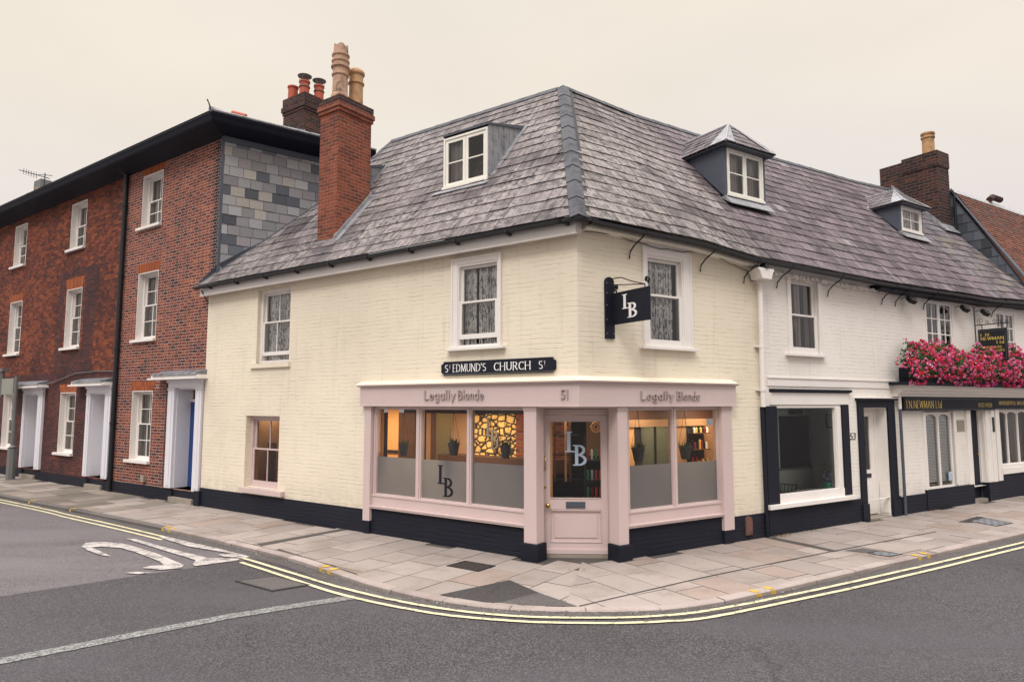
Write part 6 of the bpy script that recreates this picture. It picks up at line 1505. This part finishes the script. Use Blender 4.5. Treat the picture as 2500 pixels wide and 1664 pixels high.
while z_ < 7.85:
    a = -8.72 - (.22 if k % 2 else .30); mb.box(a, -8.718, .016, .03, z_ + .004, z_ + .0625); z_ += .0665; k += 1
mb.build('quoins', 'brickQ', hA_, FL)
hB_ = red_house('weathered dark red brick house with white double height doorway left of the black downpipe', -16.77, -12.9, -16.15, -15.20, None, 'brickB', 'brickD', .22, (-14.20, -13.40, .28, 2.45, .45, 0))
for i_, (z0, z1, rt, rb) in enumerate(ROWS): red_window(hB_, -16.15, -15.20, z0, z1, rt, rb, arch=i_ > 0, ah=.30 if i_ == 1 else .22)
mb = MB()
for q in ([(-16.75, 2.95), (-16.30, 2.95), (-16.30, 5.75), (-16.6, 5.75)], [(-16.30, 2.95), (-14.4, 2.95), (-14.4, 3.50), (-16.30, 3.50)], [(-15.05, 3.50), (-14.4, 3.50), (-14.2, 5.75), (-15.05, 5.75)], [(-16.30, 5.55), (-15.05, 5.55), (-15.05, 5.75), (-16.30, 5.75)]):
    mb.face([(a, .0175, b) for a, b in q])
mb.build('wall_patch', 'brickD', hB_, FL)
red_door(hB_, -14.42, -13.10, 2.48, .28, 'door_white', -14.20, -13.40, (-14.98, -13.08), dep=.34)
hC_ = red_house('farthest red brick house in the row, behind the grey sign pole at the left edge', -20.85, -16.77, -20.22, -19.27, None, 'brickB', 'brickD', .22, (-18.40, -17.45, .28, 2.46, .45, 0))
for i_, (z0, z1, rt, rb) in enumerate(ROWS): red_window(hC_, -20.22, -19.27, z0, z1, rt, rb, arch=i_ > 0)
red_door(hC_, -18.55, -17.16, 2.48, .28, 'door_white', -18.38, -17.48, (-19.2, -16.95), dep=.42, handle=False)
hD_ = red_house('end of the red brick row just outside the left edge', -32, -20.85, -24.2, -23.25, None, 'brickB', 'brickD', .22, (-22.4, -21.5, .28, 2.46, .45, 0))
for z0, z1, rt, rb in ROWS: red_window(hD_, -24.2, -23.25, z0, z1, rt, rb)
# slate hung flank
mb = MB(); hc = random.Random(31)
def colH(u, v):
    t_ = hc.random(); rowd = hc.random()
    if t_ < .24: return tuple(Vector((.085, .093, .11)) * hc.uniform(.7, 1.6))
    if t_ < .32: return tuple(Vector((.25, .225, .235)) * hc.uniform(.8, 1.2))
    if t_ < .41: return tuple(Vector((.38, .345, .31)) * hc.uniform(.85, 1.1))
    return tuple(Vector((.34, .33, .335)) * hc.uniform(.62, 1.12))
slates(mb, lambda u, v, h: FS @ Vector((u, -.05 - h, v)), [(0, 4.6), (3.3, 4.6), (3.3, 7.72), (0, 7.72)], 0, 3.3, 4.62, 7.72, .215, .285, .010, colH, rnd=hc, jit=.002)
mb.build('hung_slates', 'slateH', hA_, FW, recalc=False)
mb = MB(); mb.box(0.02, 3.3, -.045, .1, 4.5, 7.9); mb.build('flank_wall', 'leaddark', hA_, FS)
mb = MB(); mb.box(-.03, 3.3, -.085, .0, 7.70, 7.82); mb.box(-.05, .005, -.065, .0, 4.55, 7.8); mb.build('flashing', 'leaddark', hA_, FS)
# long cornice and roof, one length per house
sp_ = [(0, 7.80), (.10, 7.84), (.44, 7.93), (.47, 7.96), (.50, 8.03), (.53, 8.08), (.50, 8.12), (0, 8.12)]
cornA = WL(-8.70, .0); sEnd = FS @ Vector((3.3, -.05, 0))
for root, a, b in ((hA_, -12.9, None), (hB_, -16.77, -12.9), (hC_, -20.85, -16.77), (hD_, -32, -20.85)):
    mb = MB(); path = [WL(a), cornA, FS @ Vector((3.3, -.05, 0))] if b is None else [WL(a), WL(b)]
    sweep(mb, path, sp_, caps=True); mb.build('cornice', 'navy', root, FW)
    mb = MB(); r0 = (4.3, 9.55)
    if b is None:
        V_ = [Vector((p[0], p[1])) for p in path]; ms_ = mitre(V_)
        e1, e2, e3 = [Vector((p.x + m_.x * .52, p.y + m_.y * .52, 8.13)) for p, m_ in zip(V_, ms_)]
        hipt = Vector((e2.x, e2.y, 8.13)) + Vector((.0, 5.6, 1.62)); hipt = WL(-10.9, 4.3, 9.6)
        bk_ = hipt + SXv * .6
        mb.face([e1, e2, hipt, WL(a, 4.3, 9.6)]); mb.face([e2, e3, bk_, hipt]); mb.face([WL(a, 4.3, 9.6), hipt, bk_, WL(a, 9, 8.1)])
        rA = mb.build('roof', 'slateR', root, FW)
        mb = MB(); mid = e2.lerp(hipt, .5) + Vector((0, 0, -.06)); mb.tube([e2 + Z * .02, mid, hipt + Z * .03], .055, 8); mb.tube([e2 + Z * .01, e2.lerp(e3, .5) + Z * .01, e3 + Z * .01], .03, 6); mb.build('hip_lead', 'leadlight', rA, FW)
        mb = MB(); mb.tube([e2 + Z * .0, e2 + Z * .12 + Vector((-.03, -.02, 0)), e2 + Z * .20 + Vector((-.06, -.05, 0))], .014, 6); mb.build('hip_iron', 'black', rA, FW)
        mb = MB(); pp = e2.lerp(e3, .11) + Vector((-.0, .35, .16)); mb.tube([pp + Vector((-.14, 0, .03)), pp + Vector((.16, 0, -.05))], .06, 10); mb.build('ridge_end', 'terrared', rA, FW)
    else:
        mb.face([WL(a, -.52, 8.13), WL(b, -.52, 8.13), WL(b, 4.3, 9.6), WL(a, 4.3, 9.6)]); mb.face([WL(a, 4.3, 9.6), WL(b, 4.3, 9.6), WL(b, 9, 8.1), WL(a, 9, 8.1)]); mb.build('roof', 'slateR', root, FW)
st_ = stack(hA_, FL, -10.30, -9.43, 2.60, 3.35, 7.9, 10.0, 'brickK', [(9.62, 9.70, .02), (9.70, 9.83, .045)])
mb = MB(); mb.box(-10.32, -9.41, 2.58, 3.37, 9.83, 10.06); mb.build('cap', 'brickK', st_, FL)
for x, y, r_, h, cowl in ((-10.17, 2.78, .13, .42, 0), (-9.80, 2.86, .13, .50, 1), (-9.66, 3.22, .125, .48, 1), (-9.9, 3.2, .11, .22, 0)):
    mb = MB(); mb.lathe([(r_ + .01, 10.04), (r_, 10.10), (r_ * .95, 10.04 + h - .05), (r_ + .015, 10.04 + h - .04), (r_ + .015, 10.04 + h), (r_ * .8, 10.04 + h)], x, y, 16); cp = mb.build('chimney_pot', 'terrared', st_, FL)
    if cowl:
        mb = MB(); mb.lathe([(r_ + .05, 10.04 + h + .13), (r_ + .055, 10.04 + h + .145), (.02, 10.04 + h + .19)], x, y, 18)
        for k in range(4): a = k * 1.57 + .5; mb.tube([(x + r_ * math.cos(a), y + r_ * math.sin(a), 10.04 + h - .16), (x + (r_ + .02) * math.cos(a), y + (r_ + .02) * math.sin(a), 10.04 + h + .14)], .005, 4)
        mb.lathe([(r_ + .018, 10.04 + h - .17), (r_ + .018, 10.04 + h - .155)], x, y, 16)
        mb.build('cowl', 'metalgrey', cp, FL)
mb = MB()
for k in range(9):
    x = -10.30 + k * .10; z_ = 9.28 - (x + 10.3) * .36; mb.box(x, x + .12, 2.585, 2.60, z_ - .35, z_ + .05)
mb.box(-9.43, -9.415, 2.6, 3.35, 8.2, 8.95); mb.build('flashing', 'leadlight', st_, FL)
# far stack with aerial and cowl
s2 = stack(hC_, FL, -28.5, -26.6, 3.0, 3.7, 8, 10.45, 'brickK', []) 
s2.parent = hD_; s2.matrix_parent_inverse = WM[hD_].inverted()
for x, h in ((-28.6 + .0, .55), (-27.6, .60)):
    mb = MB(); mb.lathe([(.22, 10.4), (.2, 10.4 + h), (.25, 10.42 + h), (.25, 10.5 + h)], x, 3.2, 14); cp = mb.build('chimney_pot', 'terracotta', s2, FL)
mb = MB(); mb.box(-28.0, -27.3, 3.0, 3.4, 11.05, 11.45); mb.build('cowl', 'metalgrey', s2, FL)
t = thing('aerial', 'television aerial on a mast above the far left eaves', 'aerial', FL, (-26.9, 3.0, 10.4))
mb = MB(); mb.tube([(-26.9, 3, 10.3), (-26.9, 3, 11.6)], .02, 6); mb.tube([(-28.5, 2.6, 11.95), (-26.7, 3.1, 11.35)], .018, 5)
for k in range(6): x = -28.3 + k * .28; z_ = 11.88 - k * .095; mb.tube([(x, 2.7, z_ - .12), (x, 2.7, z_ + .12)], .01, 4)
mb.tube([(-27.0, 2.8, 11.5), (-26.7, 3.2, 11.5)], .015, 5); mb.build('mast', 'black', t, FL)
# downpipe, meter box, cables
t = thing('downpipe', 'tall black downpipe dividing the two red brick houses', 'downpipe', FL, (-12.91, -.06, 0))
mb = MB(); mb.tube([(-12.90, -.05, 7.85), (-12.90, -.05, .02)], .055, 10)
for z_ in (7.0, 5.2, 3.4, 1.6, .3): mb.tube([(-12.90, -.05, z_), (-12.90, -.05, z_ + .06)], .068, 10)
mb.tube([(-12.90, -.05, 7.83), (-12.9, -.3, 7.95)], .05, 8); mb.build('pipe', 'black', t, FL)
mb = MB(); mb.box(-11.46, -11.31, -.04, .02, .33, .48); o = mb.build('meter_box', 'stone', None, FL, base=(-11.4, 0, 0)); tag(o, 'small beige box low on the brick wall left of the blue door', 'meter box')
mb = MB(); mb.tube([(-19.0, -.02, 2.72), (-17.6, -.03, 2.64), (-16.6, -.02, 2.68), (-15.2, -.02, 2.90), (-14.0, -.02, 2.92), (-13.0, -.02, 2.90)], .012, 5); mb.tube([(-10.55, -.0, 2.70), (-10.57, .0, .3)], .010, 5); o = mb.build('wall_cable', 'metalgrey', None, FL, base=(-16, 0, 2.6)); tag(o, 'thin pale cable looping along the dark brick wall above the doors', 'cable')
# grey sign pole
t = thing('street_sign', 'grey sign seen from behind on a thick based pole at the left edge', 'street sign', FL, (-18.02, -.42, 0))
mb = MB(); mb.tube([(-18.0, -.40, -.05), (-18.0, -.40, .86)], .115, 8); mb.tube([(-18.0, -.40, .86), (-18.02, -.40, .93)], [.115, .05], 8); mb.tube([(-18.02, -.40, .9), (-18.04, -.40, 2.87)], .048, 10); mb.build('pole', 'metalgrey', t, FL)
mb = MB(); mb.box(-18.95, -18.08, -.46, -.44, 2.36, 2.82); mb.box(-18.95, -18.05, -.44, -.42, 2.42, 2.45); mb.box(-18.95, -18.05, -.44, -.42, 2.72, 2.75); mb.build('plate', 'platgrey', t, FL)
mb = MB(); mb.tube([(-19.05, -.42, 2.30), (-19.05, -.42, 3.05)], .05, 8); mb.box(-19.4, -18.85, -.5, -.32, 3.04, 3.12); mb.build('bracket', 'metalgrey', t, FL)
